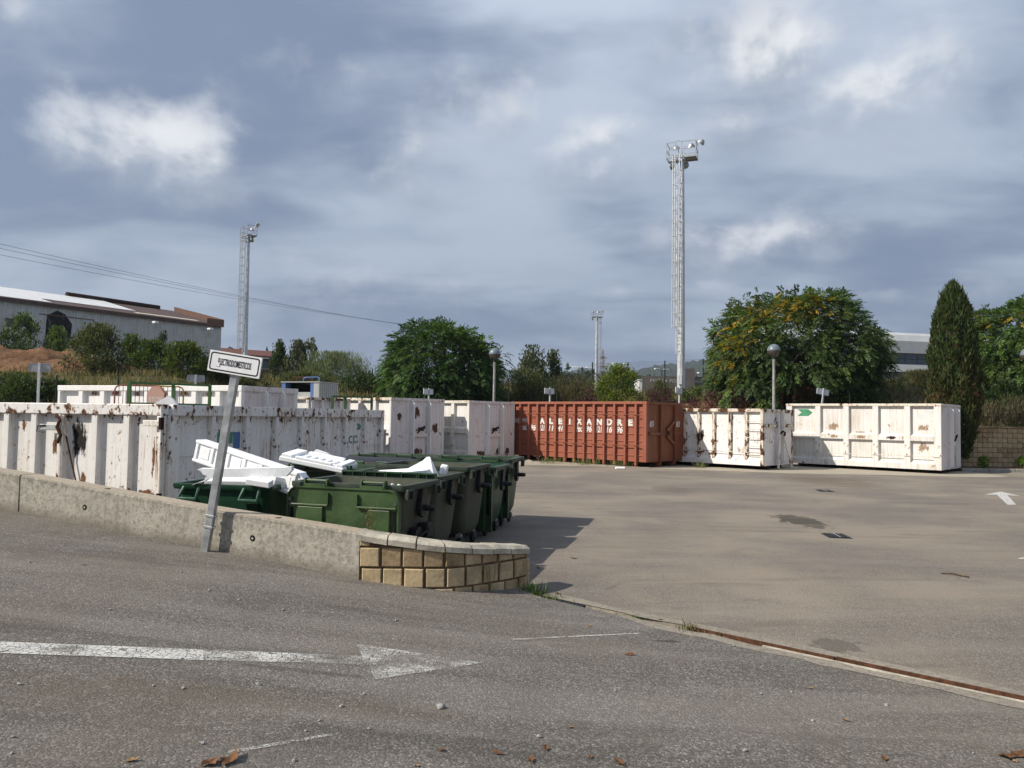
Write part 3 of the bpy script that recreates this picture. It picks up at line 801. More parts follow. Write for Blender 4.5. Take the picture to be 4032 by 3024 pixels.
# ------------------------------------------------------------------ roll-off containers
# local frame: x runs right along the front (body from -L to 0), y runs back (0 to W)
def container(label, loc, rz, L, W, H, z0, mats, ribs=(), rib_w=.12, rib_p=.08, rail_h=.12, rail_p=.09,
              belt=None, sill=True, side_ribs=(), post_w=.12, end='fins', rods=(), group='roll-off waste containers in the yard'):
    root = thing('waste_container', label, 'container', loc, rz, group)
    mp, mr, mb_, me_ = mats['panel'], mats['rail'], mats['rib'], mats['end']
    T = .04
    for nm, bx, mt in (('front_panel', (-L, 0, 0, T), mp), ('back_panel', (-L, 0, W - T, W), mp),
                       ('end_panel', (-T, 0, T, W - T), me_), ('end_panel', (-L, -L + T, T, W - T), me_)):
        MB().box(*bx, z0, H - .02).build(nm, mt, root)
    MB().box(-L + T, -T, T, W - T, z0 + .02, z0 + .07).build('floor_plate', M['dark_rust'], root)
    # rails
    MB().cbox(-L - .03, .03, -rail_p, T + .015, H - rail_h, H, .012).build('top_rail', mr, root)
    MB().cbox(-L - .03, .03, W - T - .015, W + rail_p, H - rail_h, H, .012).build('top_rail', mr, root)
    for x0, x1 in ((-T - .015, .045 if end != 'plain' else rail_p), (-L - .045, -L + T + .015)):
        MB().cbox(x0, x1, T + .017, W - T - .017, H - rail_h, H - .003, .012).build('top_rail', mats.get('end_rail', mr), root)
    # corner posts
    for x0 in (-post_w + .02, -L - .02):
        MB().cbox(x0, x0 + post_w, -rail_p * .92, .02, z0, H - rail_h, .012).build('corner_post', mats.get('post', mb_), root)
        MB().cbox(x0, x0 + post_w, W - .02, W + rail_p * .92, z0, H - rail_h, .012).build('corner_post', mb_, root)
    sh = .0
    if sill:
        sh = .30
        pf = [(0.001, z0 + sh), (-rib_p * 1.05, z0 + sh - .10), (-rib_p * 1.05, z0 + .003), (0.001, z0 + .003)]
        MB().prism(pf, -L + post_w, -post_w + .02, 'yz').build('bottom_sill', mp, root)
    if belt:
        pf = [(0.001, belt[1]), (-rib_p * .96, belt[1] - .08), (-rib_p * .96, belt[0]), (0.001, belt[0])]
        xs_ = [0 - post_w + .02] + list(ribs) + [-L + post_w]
        for a, b in zip(xs_, xs_[1:]):
            b2 = b + (rib_w / 2 if b in ribs else 0); a2 = a - (rib_w / 2 if a in ribs else 0)
            MB().prism(pf, b2 + .001, a2 - .001, 'yz').build('belt_beam', mp, root)
    z1 = z0 + (.22 if sill else 0)
    rib_cache = None
    for x in ribs:
        if rib_cache is None:
            b = .018
            rib_cache = MB().loft([[(-rib_w / 2 - b, .001, z), (-rib_w / 2, -rib_p, z), (rib_w / 2, -rib_p, z), (rib_w / 2 + b, .001, z)] for z in (z0 + .004, H - rail_h + .002)]).mesh('rib', mb_)
        o = link('rib', rib_cache, root); o.location = (x, 0, 0)
    sc = None
    for y in side_ribs:
        if sc is None:
            sc = MB().loft([[(-.001, -rib_w / 2 - .02, z), (rib_p, -rib_w / 2, z), (rib_p, rib_w / 2, z), (-.001, rib_w / 2 + .02, z)] for z in (z0 + .004, H - rail_h)]).mesh('rib', mats.get('side_rib', mb_))
        o = link('rib', sc, root); o.location = (0, y, 0)
    for k in range(6):                       # bars under the floor
        x = -L + .5 + k * (L - 1.0) / 5
        MB().box(x - .04, x + .04, .05, W - .05, z0 - .07, z0 - .002).build('cross_member', M['dark_rust'], root)
    for y in (W / 2 - .53, W / 2 + .53):
        MB().box(-L + .15, -.12, y - .05, y + .05, .025, z0 - .071 if z0 > .15 else .09).build('skid', M['dark_rust'], root)
        MB().lathe([(.075, -.09), (.085, -.07), (.085, .07), (.075, .09)], 14, (-.22, y + .0, .093), 'y').build('roller', M['rust'], root)
        MB().lathe([(.075, -.09), (.085, -.07), (.085, .07), (.075, .09)], 14, (-L + .3, y, .093), 'y').build('roller', M['rust'], root)
    for z in rods:
        MB().tube([(-L + .05, -rib_p - .02, z), (-L * .66, -rib_p - .02, z - .01), (-L * .33, -rib_p - .02, z + .008), (-.05, -rib_p - .02, z)], .011, 6).build('tarp_rod', mats.get('rod', mr), root)
    if end == 'fins':
        for y in (W * .36, W * .70):
            MB().prism([(0.0, z0 + .0), (.19, z0 + .12), (.19, H - .22), (.0, H - .04)], y - .022, y + .022, 'xz').build('end_fin', mats['fin'], root)
            MB().prism([(0.0, z0 + .0), (.06, z0 + .0), (.06, H - .3), (.0, H - .3)], y - .09, y - .023, 'xz').build('end_channel', me_, root)
        MB().box(.0, .09, W * .36 + .023, W * .70 - .091, .98, 1.20).build('hook_beam', me_, root)
        MB().tube([(.09, W * .46, 1.12), (.17, W * .47, 1.20), (.19, W * .52, 1.34), (.17, W * .58, 1.38), (.11, W * .60, 1.30)], .028, 8).build('lifting_hook', M['dark_rust'], root)
        MB().box(.0, .012, W * .50, W * .62, 1.00, 1.34).build('hook_plate', M['rust'], root)
    return root

RZ = math.atan2(-.683, .733)
RZ1 = math.atan2(-.323, .947)
RZ2 = math.atan2(-.35, .937)

_m = blotch
def blotch_yz():
    m, t = newmat('blotch_end'); tc = t.n('ShaderNodeTexCoord')
    g = t.n('ShaderNodeVectorMath', operation='MULTIPLY_ADD', ins={0: tc.outputs['Generated'], 1: (0, 2, 2), 2: (0, -1, -1)}).outputs[0]
    r = t.n('ShaderNodeVectorMath', operation='LENGTH', ins={0: g}).outputs['Value']
    n = t.noise(t.mapping(tc.outputs['Object'], (1, 1, .5)), 8.0, 6, .65)
    f = t.math('ADD', n, t.math('MULTIPLY', t.math('SUBTRACT', 0.55, r), .5))
    t.out(t.n('ShaderNodeMixShader', ins={0: t.ramp(f, .46, .60, 0, .95), 1: t.n('ShaderNodeBsdfTransparent').outputs[0], 2: t.principled((.10, .045, .022), .85)}).outputs[0]); M['blotch_end'] = m
blotch_yz()
# rusty white container right behind the concrete wall (doors on the front, long side to the right)
c1m = dict(panel=M['white_door'], rail=M['white_rail'], rib=M['white_door'], end=M['white_side'], end_rail=M['white_side'], side_rib=M['white_side'], post=M['rib_worn'])
c1 = container('heavily rusted white container with ribbed doors directly behind the concrete wall', (-5.84, 13.0, 0), RZ1, 4.4, 7.55, 1.92, .26, c1m,
               ribs=(-.735, -1.44, -2.85, -3.52, -4.0), rib_w=.125, rib_p=.10, rail_h=.19, rail_p=.12, sill=False,
               side_ribs=(1.11, 2.06, 3.0, 3.9, 4.8, 5.7, 6.62), post_w=.10, end='plain')
MB().cbox(-.02, .10, .02, .26, .26, 1.73, .012).build('corner_post', M['white_side'], c1)
MB().cbox(-.02, .10, 7.38, 7.53, .26, 1.73, .012).build('corner_post', M['white_side'], c1)
MB().prism([(0.001, .62), (.14, .50), (.14, .263), (.001, .263)], .28, 7.36, 'xz').build('bottom_sill', M['white_side'], c1)
# door meeting posts, latch and hinges
MB().cbox(-2.27, -2.20, -.11, .0, .27, 1.728, .008).build('door_edge', M['rib_worn'], c1)
MB().cbox(-2.19, -2.12, -.10, .0, .27, 1.728, .008).build('door_edge', M['rib_worn'], c1)
MB().tube([(-2.155, -.125, .3), (-2.155, -.125, 1.7)], .018, 8).build('lock_bar', M['rib_worn'], c1)
lt = MB().cbox(-2.62, -2.17, -.175, -.115, 1.44, 1.545, .01).build('latch', M['grey_steel'], c1)
MB().tube([(-2.47, -.185, 1.53), (-2.63, -.19, 1.515), (-2.66, -.19, 1.42), (-2.50, -.185, 1.40)], .012, 6).build('latch_handle', M['steel_dark'], lt)
MB().tube([(-2.25, -.16, 1.72), (-2.14, -.175, 1.62), (-2.20, -.18, 1.50), (-2.12, -.17, 1.36), (-2.20, -.16, 1.22)], .03, 7).build('latch_chain', M['rust'], lt)
MB().tube([(-2.05, -.12, 1.35), (-1.99, -.06, .95), (-1.86, -.05, .55), (-1.80, -.05, .30)], .014, 6).build('locking_rod', M['rust'], c1)
MB().box(-2.12, -1.62, -.006, -.001, .85, 1.80).build('grease_stain', M['blotch_grease'], c1)
for x_, z_, w_, h_ in ((-.10, 1.0, .12, 1.0), (-2.42, 1.15, .22, .5), (-3.2, 1.5, .2, .3), (-.35, .42, .6, .16), (-1.75, .6, .2, .4)):
    MB().box(x_ - w_ / 2, x_ + w_ / 2, -.1255 if x_ == -.10 else -.004, -.1215 if x_ == -.10 else -.001, z_ - h_ / 2, z_ + h_ / 2).build('rust_patch', M['blotch_rust'], c1)
MB().tube([(-2.13, -.13, .42), (-2.17, -.15, .50), (-2.13, -.15, .56), (-2.09, -.14, .48), (-2.13, -.13, .42)], .012, 6).build('ring', M['rust'], c1)
for z in (1.60, .34):
    h = MB().cbox(-.30, .05, -.19, -.122, z - .05, z + .05, .008).build('hinge', M['rib_worn'], c1)
    MB().lathe([(.045, -.10), (.045, .10)], 12, (.07, -.16, z)).build('hinge_pin', M['dark_rust'], h)
MB().tube([(.045, -.13, .28), (.045, -.13, 1.75)], .022, 8).build('hinge_bar', M['rib_worn'], c1)
MB().cbox(-.95, -.22, -.16, -.115, .262, .375, .01).build('door_catch', M['grey_steel'], c1)
MB().cbox(-.60, -.06, -.15, -.10, .38, .42, .006).build('door_step', M['rust'], c1)
def chevron(name, mat, parent, Mx, w_=.5, h_=.27, th=.004):
    p = [(-w_ / 2, -h_ / 2), (w_ * .22, -h_ / 2), (w_ / 2, 0), (w_ * .22, h_ / 2), (-w_ / 2, h_ / 2), (-w_ * .22, 0)]
    return MB().prism(p, 0, th, 'xy').xf(Mx).build(name, mat, parent)
RX = Matrix.Rotation(math.pi / 2, 4, 'X')                        # text upright, facing -y
RXE = Matrix.Rotation(math.pi / 2, 4, 'Z') @ RX                  # text upright, facing +x
text_mesh('painted_logo', 'cc', .40, M['faded_green'], c1, Matrix.Translation((.004, 6.12, 1.22)) @ RXE, offset=.004, xs=1.15)
chevron('painted_logo', M['faded_green'], c1, Matrix.Translation((.003, 6.40, 1.50)) @ RXE, .22, .15)
MB().box(.001, .007, 1.22, 1.72, 1.22, 1.43).build('painted_square', M['logo_green'], c1)
MB().box(.001, .007, 1.74, 1.93, 1.12, 1.43).build('painted_square', M['blue_paint'], c1)
for y0, y1, z in ((.28, 1.03, 1.04), (6.70, 7.36, 1.05)):
    MB().tube([(.05, y0, z), (.05, y1, z)], .012, 6).build('side_rod', M['white_side'], c1)

# white container standing behind, its front in full sun
c2m = dict(panel=M['white_clean'], rail=M['white_clean'], rib=M['white_clean'], end=M['white_end'], fin=M['white_clean'], end_rail=M['white_end'])
c2 = container('clean white container behind the green railing and crowd barrier', (-7.9, 22.7, 0), RZ2, 7.35, 2.45, 2.6, .2, c2m,
               ribs=(-.87, -1.77, -2.7, -3.62, -4.55, -5.45, -6.37), rib_w=.17, rib_p=.12, rail_h=.17, rail_p=.14, end='fins', belt=(1.3, 1.5))
for k, x in enumerate((-.4, -1.3, -2.2, -3.1, -4.1, -5.0, -5.9)):       # faint red primer under the rail
    MB().box(x - .33, x + .33, -.006, -.001, 2.20, 2.50).build('primer_stain', M['blotch_red'], c2)
c3m = dict(panel=M['white_mid'], rail=M['rail_worn'], rib=M['white_mid'], end=M['white_end'], fin=M['white_end'], end_rail=M['rail_worn'])
c3 = container('lower white container with rusted lip beside the blue box', (-6.75, 25.75, 0), RZ2, 6.5, 2.3, 2.36, .2, c3m,
               ribs=(-1, -2, -3, -4, -5), rib_w=.12, rib_p=.1, rail_h=.09, rail_p=.10, end='plain', side_ribs=(.03, .62, 1.2, 1.75, 2.27))

# echelon of white containers
c45 = dict(panel=M['white_right'], rail=M['rail_right'], rib=M['white_right'], end=M['white_end'], fin=M['white_clean'], end_rail=M['white_end'])
c4 = container('white container with bent lifting hook just beyond the green bins, farther from orange one', (-4.42, 28.7, 0), RZ, 6.5, 2.45, 2.45, .16, dict(c45, panel=M['white_mid'], rail=M['rail_worn']),
               ribs=(-1.0, -1.95, -2.9, -3.85, -4.8, -5.75), rib_w=.16, rib_p=.11, rail_h=.11, rail_p=.12, belt=(1.12, 1.38), rods=(.62,))
for y_, z_, w_, h_ in ((.3, 1.75, .35, .6), (1.15, 1.9, .5, .7), (1.2, .4, .9, .5), (2.1, 1.3, .5, .6), (1.2, 1.1, .5, .5)):
    MB().prism([(y_ - w_ / 2, z_ - h_ / 2), (y_ + w_ / 2, z_ - h_ / 2), (y_ + w_ / 2, z_ + h_ / 2), (y_ - w_ / 2, z_ + h_ / 2)], .001, .004, 'yz').build('rust_patch', M['blotch_end'], c4)
c5 = container('white container standing directly beside the orange container', (-1.62, 30.6, 0), RZ, 6.5, 2.45, 2.42, .16, c45,
               ribs=(-.95, -1.9, -2.85, -3.8, -4.75, -5.7), rib_w=.17, rib_p=.11, rail_h=.11, rail_p=.12, belt=(1.12, 1.38), rods=(.62,))
for y0, y1, z1 in ((.3, 1.2, .38), (1.5, 1.68, .45), (2.0, 2.4, .5)):
    MB().box(.001, .005, y0 - .1, y1, .12, z1 + .12).build('rust_patch', M['blotch_end'], c5)

# white container, rust eaten rails, ladder rungs
c6m = dict(panel=M['white_worn'], rail=M['rail_worn'], rib=M['rib_rust'], end=M['white_mid'], fin=M['white_mid'], end_rail=M['rail_worn'], post=M['rail_worn'])
c6 = container('white container with rust eaten rim and ladder rungs between orange and arrow marked containers', (9.18, 28.0, 0), RZ, 5.2, 2.4, 2.23, .15, c6m,
               ribs=(-.66, -1.31, -1.98, -2.61, -3.21, -3.85, -4.5), rib_w=.10, rib_p=.09, rail_h=.12, rail_p=.12, end='aframe', rods=(.62,))
rg = MB().tube([(-.60, -.10, 0), (-.10, -.10, 0)], .014, 6).mesh('ladder_rung', M['rib_worn'])
for z in (.55, .86, 1.17, 1.48, 1.78):
    o = link('ladder_rung', rg, c6); o.location = (0, 0, z)
for y0, y1 in ((.0, .98), (1.45, 2.4)):
    MB().cbox(.0, .10, y0 + .02, y1, 1.56, 1.68, .02).build('end_band', M['rail_worn'], c6)
MB().prism([(.0, .16), (.14, .30), (.14, 2.05), (.0, 2.10)], .98, 1.02, 'xz').build('end_fin', M['white_mid'], c6)
MB().prism([(.0, .16), (.14, .30), (.14, 2.05), (.0, 2.10)], 1.40, 1.44, 'xz').build('end_fin', M['white_mid'], c6)
MB().bar((.12, 1.10, 1.50), (.20, .78, .05), .10, .05, (1, 0, 0)).build('hook_frame', M['rib_worn'], c6)
MB().bar((.12, 1.32, 1.50), (.20, 1.95, .05), .10, .05, (1, 0, 0)).build('hook_frame', M['rib_worn'], c6)
MB().tube([(.14, 1.05, 1.32), (.22, 1.15, 1.42), (.24, 1.27, 1.36), (.18, 1.36, 1.25)], .035, 8).build('lifting_hook', M['dark_rust'], c6)
for x, z, w_, h_ in ((-2.58, 1.20, .12, .5), (-2.58, .58, .12, .18), (-1.98, 1.0, .09, .2), (-.64, 1.28, .08, .22), (-2.0, .52, .12, .14), (-1.31, 1.9, .06, .5)):
    MB().box(x - w_ * 1.1, x + w_ * 1.1, -.0955, -.0925, z - h_ * .7, z + h_ * .7).build('rust_burn', M['blotch_dark'] if h_ > .4 else M['blotch_rust'], c6)
    MB().box(x - w_ * 2.6, x + w_ * 2.6, -.004, -.001, z - h_ * .7, z + h_ * .7).build('rust_burn', M['blotch_dark'] if h_ > .4 else M['blotch_rust'], c6)

# big white container on the right with the green arrow
c7m = dict(panel=M['white_right'], rail=M['rail_right'], rib=M['white_right'], end=M['white_end'], fin=M['white_clean'], end_rail=M['white_end'])
c7 = container('long white container marked with a green arrow, standing before the cypress', (15.3, 27.4, 0), RZ, 5.6, 2.45, 2.5, .13, c7m,
               ribs=(-1.10, -2.2, -3.27, -4.35), rib_w=.20, rib_p=.12, rail_h=.09, rail_p=.13, post_w=.24, belt=(1.15, 1.40), rods=(.60,))
chevron('green_arrow', M['logo_green'], c7, Matrix.Translation((-4.90, -.004, 2.15)) @ RX, .60, .27)
text_mesh('painted_logo', 'cc', .30, M['faded_text'], c7, Matrix.Translation((-.62, -.004, 2.06)) @ RX, offset=.012, xs=1.3)
chevron('painted_logo', M['faded_text'], c7, Matrix.Translation((-.38, -.003, 2.24)) @ RX, .26, .10)
m, t = newmat('scraped_paint'); v = t.obj(); n = t.noise(t.mapping(v, (5, 5, 3.4)), 1, 6, .65)
t.out(t.n('ShaderNodeMixShader', ins={0: t.ramp(n, .42, .56, 0, .75), 1: t.n('ShaderNodeBsdfTransparent').outputs[0], 2: t.principled((.46, .27, .125), .8)}).outputs[0]); M['scraped_paint'] = m
for x, z, w_, h_ in ((-3.75, 1.62, .55, .42), (-.60, 1.62, .5, .36), (-.60, .92, .55, .4), (-2.75, 1.42, .5, .1)):
    MB().box(x - w_ * .6, x + w_ * .6, -.004, -.001, z - h_ * .6, z + h_ * .6).build('scraped_patch', M['blotch_tan'], c7)
for x in (-3.72, -2.70, -1.62):
    MB().box(x - .30, x + .26, -.1195, -.1165, 1.15, 1.34).build('rust_scuff', M['blotch_dark'] if x == -1.62 else M['blotch_tan'], c7)

# orange container
com = dict(panel=M['orange_paint'], rail=M['orange_rail'], rib=M['orange_paint'], end=M['orange_end'], end_rail=M['orange_end'], rod=M['orange_end'])
ORIB = [-.46 - .485 * k for k in range(13)]
co = container('orange ribbed container painted with white lettering and phone numbers', (5.02, 28.4, 0), RZ, 6.8, 2.4, 2.44, .20, com,
               ribs=ORIB, rib_w=.085, rib_p=.11, rail_h=.10, rail_p=.12, post_w=.17, end='aframe2', sill=False)
for z in (.42, .70, .95, 1.22, 1.50, 1.785, 2.07, 2.28):
    MB().prism([(0.001, z + .03), (-.03, z + .004), (-.03, z - .004), (.001, z - .012)], -6.72, -.14, 'yz').build('pressed_crease', M['orange_paint'], co)
for z in (.80, 1.94):
    MB().tube([(-6.75 + .55 * k, -.135, z + (.012 if k % 2 else -.012)) for k in range(13)], .013, 6).build('rope', M['orange_end'], co)
for x in ORIB: MB().box(x - .04, x + .04, -.108, -.002, .06, .199).build('rib_foot', M['orange_paint'], co)
mid = [(-.46 - .485 * (k + .5)) for k in range(13)]        # centres of the bays, from the right
word = dict(zip(range(10), 'ERDNAXIELA'))
def paint(txt, k, z, size, xs=1.0, shear=0.0, off=.012, x=None):
    o_ = text_mesh('lettering', txt, size, M['paint_text'], co, RX, shear=shear, xs=xs, offset=off, ext=.0025)
    xs_ = [v_.co.x for v_ in o_.data.vertices]; wd_ = max(xs_) - min(xs_); cx_ = (max(xs_) + min(xs_)) / 2
    f_ = min(1.0, .275 / wd_)                       # every letter is fitted into its bay between the ribs
    o_.data.transform(Matrix.Translation(((mid[k] - .045) if x is None else x, -.006, z)) @ Matrix.Diagonal((f_, 1, 1, 1)) @ Matrix.Translation((-cx_, 0, 0)))
for k, ch_ in word.items(): paint(ch_, k, 1.645, .33, 1.2 if ch_ != 'I' else 1.0, 0, .018)
paint('NOS', 11, 1.68, .17, 1.0, 0, .006)
MB().box(mid[11] - .15, mid[11] + .15, -.009, -.003, 1.575, 1.59).build('underline', M['paint_text'], co)
paint('H', 12, 1.645, .30, 1.25, 0, .016, x=-6.52)
for k, s in {11: 'tel.', 10: '96', 9: '121', 8: '11', 7: '41', 5: 'Fax.', 4: '96', 3: '121', 2: '16', 1: '96'}.items():
    paint(s, k, 1.362, .345, {2: .92, 3: .72, 4: .60}[len(s)], .22, .011)
# end of the orange container
for y in (.80, 1.80):
    MB().prism([(.0, .02), (.10, .10), (.10, 2.33), (.0, 2.335)], y - .02, y + .02, 'xz').build('end_rib', M['orange_end'], co)
MB().box(.001, .07, .05, .78, 1.20, 1.30).build('end_beam', M['orange_end'], co)
MB().box(.001, .07, 1.82, 2.35, 1.20, 1.30).build('end_beam', M['orange_end'], co)
MB().bar((.06, 1.79, 1.72), (.06, 1.25, 1.36), .10, .05, (1, 0, 0)).build('hook_bracket', M['orange_end'], co)
MB().bar((.06, 1.25, 1.16), (.06, 1.79, .85), .10, .05, (1, 0, 0)).build('hook_bracket', M['orange_end'], co)
MB().tube([(.10, 1.08, 1.22), (.16, 1.14, 1.32), (.16, 1.24, 1.32), (.10, 1.30, 1.22)], .03, 8).build('lifting_hook', M['dark_rust'], co)
MB().prism([(-.9, .03), (.02, .03), (.02, .18), (-.9, .18)], .76, .84, 'xz').build('skid_nose', M['orange_end'], co)
MB().prism([(-.9, .03), (.02, .03), (.02, .18), (-.9, .18)], 1.76, 1.84, 'xz').build('skid_nose', M['orange_end'], co)
for y in (.26, 2.12):
    text_mesh('lettering', '83', .30, M['paint_text'], co, Matrix.Translation((.006, y, 1.60)) @ RXE, shear=.2, xs=.9, offset=.006, ext=.002)

# ------------------------------------------------------------------ raised unloading platforms (behind the first containers)
tag(MB().prism([(-13.2, 19.9), (-10.6, 18.6), (-8.35, 20.25), (-8.6, 22.35), (-12.6, 23.9)], 0.004, 1.45).build('unloading_platform', M['plain_concrete']), kind='structure')
tag(MB().prism([(-10.2, 30.4), (-4.9, 24.3), (-4.35, 24.9), (-4.25, 26.2), (-6.6, 28.4), (-7.6, 31.6)], 0.004, 1.3).build('unloading_platform', M['plain_concrete']), kind='structure')
def railing(label, posts, z0, h, rails=(1.0, .52)):
    root = thing('guard_rail', label, 'railing', (posts[0][0], posts[0][1], z0))
    b = Vector((posts[0][0], posts[0][1], z0))
    L_ = [Vector((p[0], p[1], z0)) - b for p in posts]
    for p in L_: MB().cbox(p.x - .04, p.x + .04, p.y - .03, p.y + .03, 0, h, .006).build('post', M['green_rail'], root)
    for f in rails:
        for a, c in zip(L_, L_[1:]):
            d = (c - a).normalized() * .04
            MB().bar(a + d + Vector((0, 0, h * f - .03)), c - d + Vector((0, 0, h * f - .03)), .04, .05).build('rail_bar', M['green_rail'], root)
    return root
pA, pB, pC = at(511, 1500, 20.2), at(683, 1510, 20.9), at(827, 1515, 21.5)
railing('green steel railing in front of the crowd barrier', [(pA.x, pA.y), (pB.x, pB.y), (pC.x, pC.y)], 1.45, 1.12)
pD, pE = at(1360, 1563, 25.2), at(1464, 1563, 25.6)
railing('green steel railing right of the blue box', [(pD.x - .35, pD.y - .3), (pD.x, pD.y), (pE.x, pE.y)], 1.3, 1.10)

# crowd barrier with a faded stop sign propped on it
a, b = at(453, 1515, 21.6), at(723, 1528, 22.2)
cb = thing('crowd_barrier', 'red and yellow tubular crowd barrier behind the green railing', 'barrier', (a.x, a.y, 1.45), math.atan2(b.y - a.y, b.x - a.x))
Lb = math.hypot(b.x - a.x, b.y - a.y)
MB().tube([(0, 0, .1), (0, 0, .95), (.04, 0, 1.03), (.14, 0, 1.07), (Lb * .6, 0, 1.07)], .022, 8).build('frame', M['red_barrier'], cb)
MB().tube([(Lb * .6, 0, 1.07), (Lb - .14, 0, 1.07), (Lb - .04, 0, 1.03), (Lb, 0, .95), (Lb, 0, .1)], .022, 8).build('frame', M['yellow_barrier'], cb)
MB().tube([(0, 0, .14), (Lb, 0, .14)], .02, 8).build('frame', M['yellow_barrier'], cb)
br = MB().tube([(0, 0, .15), (0, 0, 1.06)], .009, 6).mesh('upright', M['red_barrier'])
for k in range(1, 17):
    o = link('upright', br, cb); o.location = (Lb * k / 17, 0, 0)
for x in (.25, Lb - .25): MB().bar((x, -.28, .02), (x, .28, .02), .05, .04).build('foot', M['yellow_barrier'], cb)
p = at(612, 1560, 21.2)
ss = thing('stop_sign', 'faded octagonal stop sign propped against the crowd barrier', 'sign', (p.x, p.y, 1.452), -.42)
oc = [(.36 * math.cos(math.pi / 8 + k * math.pi / 4), .36 * math.sin(math.pi / 8 + k * math.pi / 4)) for k in range(8)]
MB().prism([(x, z + .70) for x, z in oc], 0, .02, 'xz').build('sign_plate', M['pink_sign'], ss)
MB().prism([(x * 1.06, z * 1.06 + .70) for x, z in oc], .0205, .05, 'xz').build('rim', M['red_barrier'], ss)
MB().box(-.03, .03, .051, .09, 0, 1.0).build('post', M['red_barrier'], ss)
text_mesh('lettering', 'STOP', .20, M['grey_text'], ss, Matrix.Translation((0, -.002, .66)) @ RX, offset=.004)

# blue steel recycling box
p = at(1110, 1506, 29.0); q = at(1328, 1506, 29.6)
bb = thing('recycling_box', 'blue and grey steel recycling box with dark slot and pipe handles', 'recycling box', (p.x, p.y, 1.3), -.357)
bw_, bd_, bh_ = 1.65, 1.25, 1.66
MB().box(0, .16, 0, bd_, 0, bh_).build('corner_panel', M['blue_paint'], bb)
MB().box(1.28, 1.42, .0, .04, 0, bh_).build('corner_panel', M['blue_paint'], bb)
MB().box(1.421, bw_, .0, .04, 0, bh_).build('corner_panel', M['grey_steel'], bb)
MB().box(.161, 1.279, .04, .06, 0, 1.30).build('front_panel', M['grey_steel'], bb)
MB().box(.161, 1.279, .35, .37, 0, bh_ - .05).build('slot_back', M['soot'], bb)  # black sheet, dark inside of the box painted as shade
MB().box(bw_ - .04, bw_, .041, bd_, 0, bh_ - .01).build('side_panel', M['grey_steel'], bb)
MB().box(.161, bw_ - .041, bd_ - .04, bd_, 0, bh_ - .02).build('back_panel', M['grey_steel'], bb)
MB().box(-.03, bw_ + .03, -.03, bd_ + .03, bh_, bh_ + .035).build('lid', M['grey_steel'], bb)
for k in range(9):
    MB().box(bw_, bw_ + .02, .10 + k * .13, .15 + k * .13, .02, bh_ - .05).build('side_rib', M['grey_steel'], bb)
for x0, x1, mt in ((.25, 1.05, 'rust'), (.75, 1.32, 'blue_paint')):
    MB().tube([(x0, .3, bh_ + .04), (x0, .3, bh_ + .16), (x0 + .08, .32, bh_ + .20), (x1 - .08, .5, bh_ + .22), (x1, .5, bh_ + .17), (x1, .5, bh_ + .04)], .028, 8).build('handle', M[mt], bb)
# ------------------------------------------------------------------ wheeled bins
def rrect(x0, x1, y0, y1, r, z, n=4):
    out = []
    for cx_, cy_, a0 in ((x1 - r, y0 + r, -90), (x1 - r, y1 - r, 0), (x0 + r, y1 - r, 90), (x0 + r, y0 + r, 180)):
        for k in range(n + 1):
            a = math.radians(a0 + 90 * k / n)
            out.append((cx_ + r * math.cos(a), cy_ + r * math.sin(a), z))
    return out

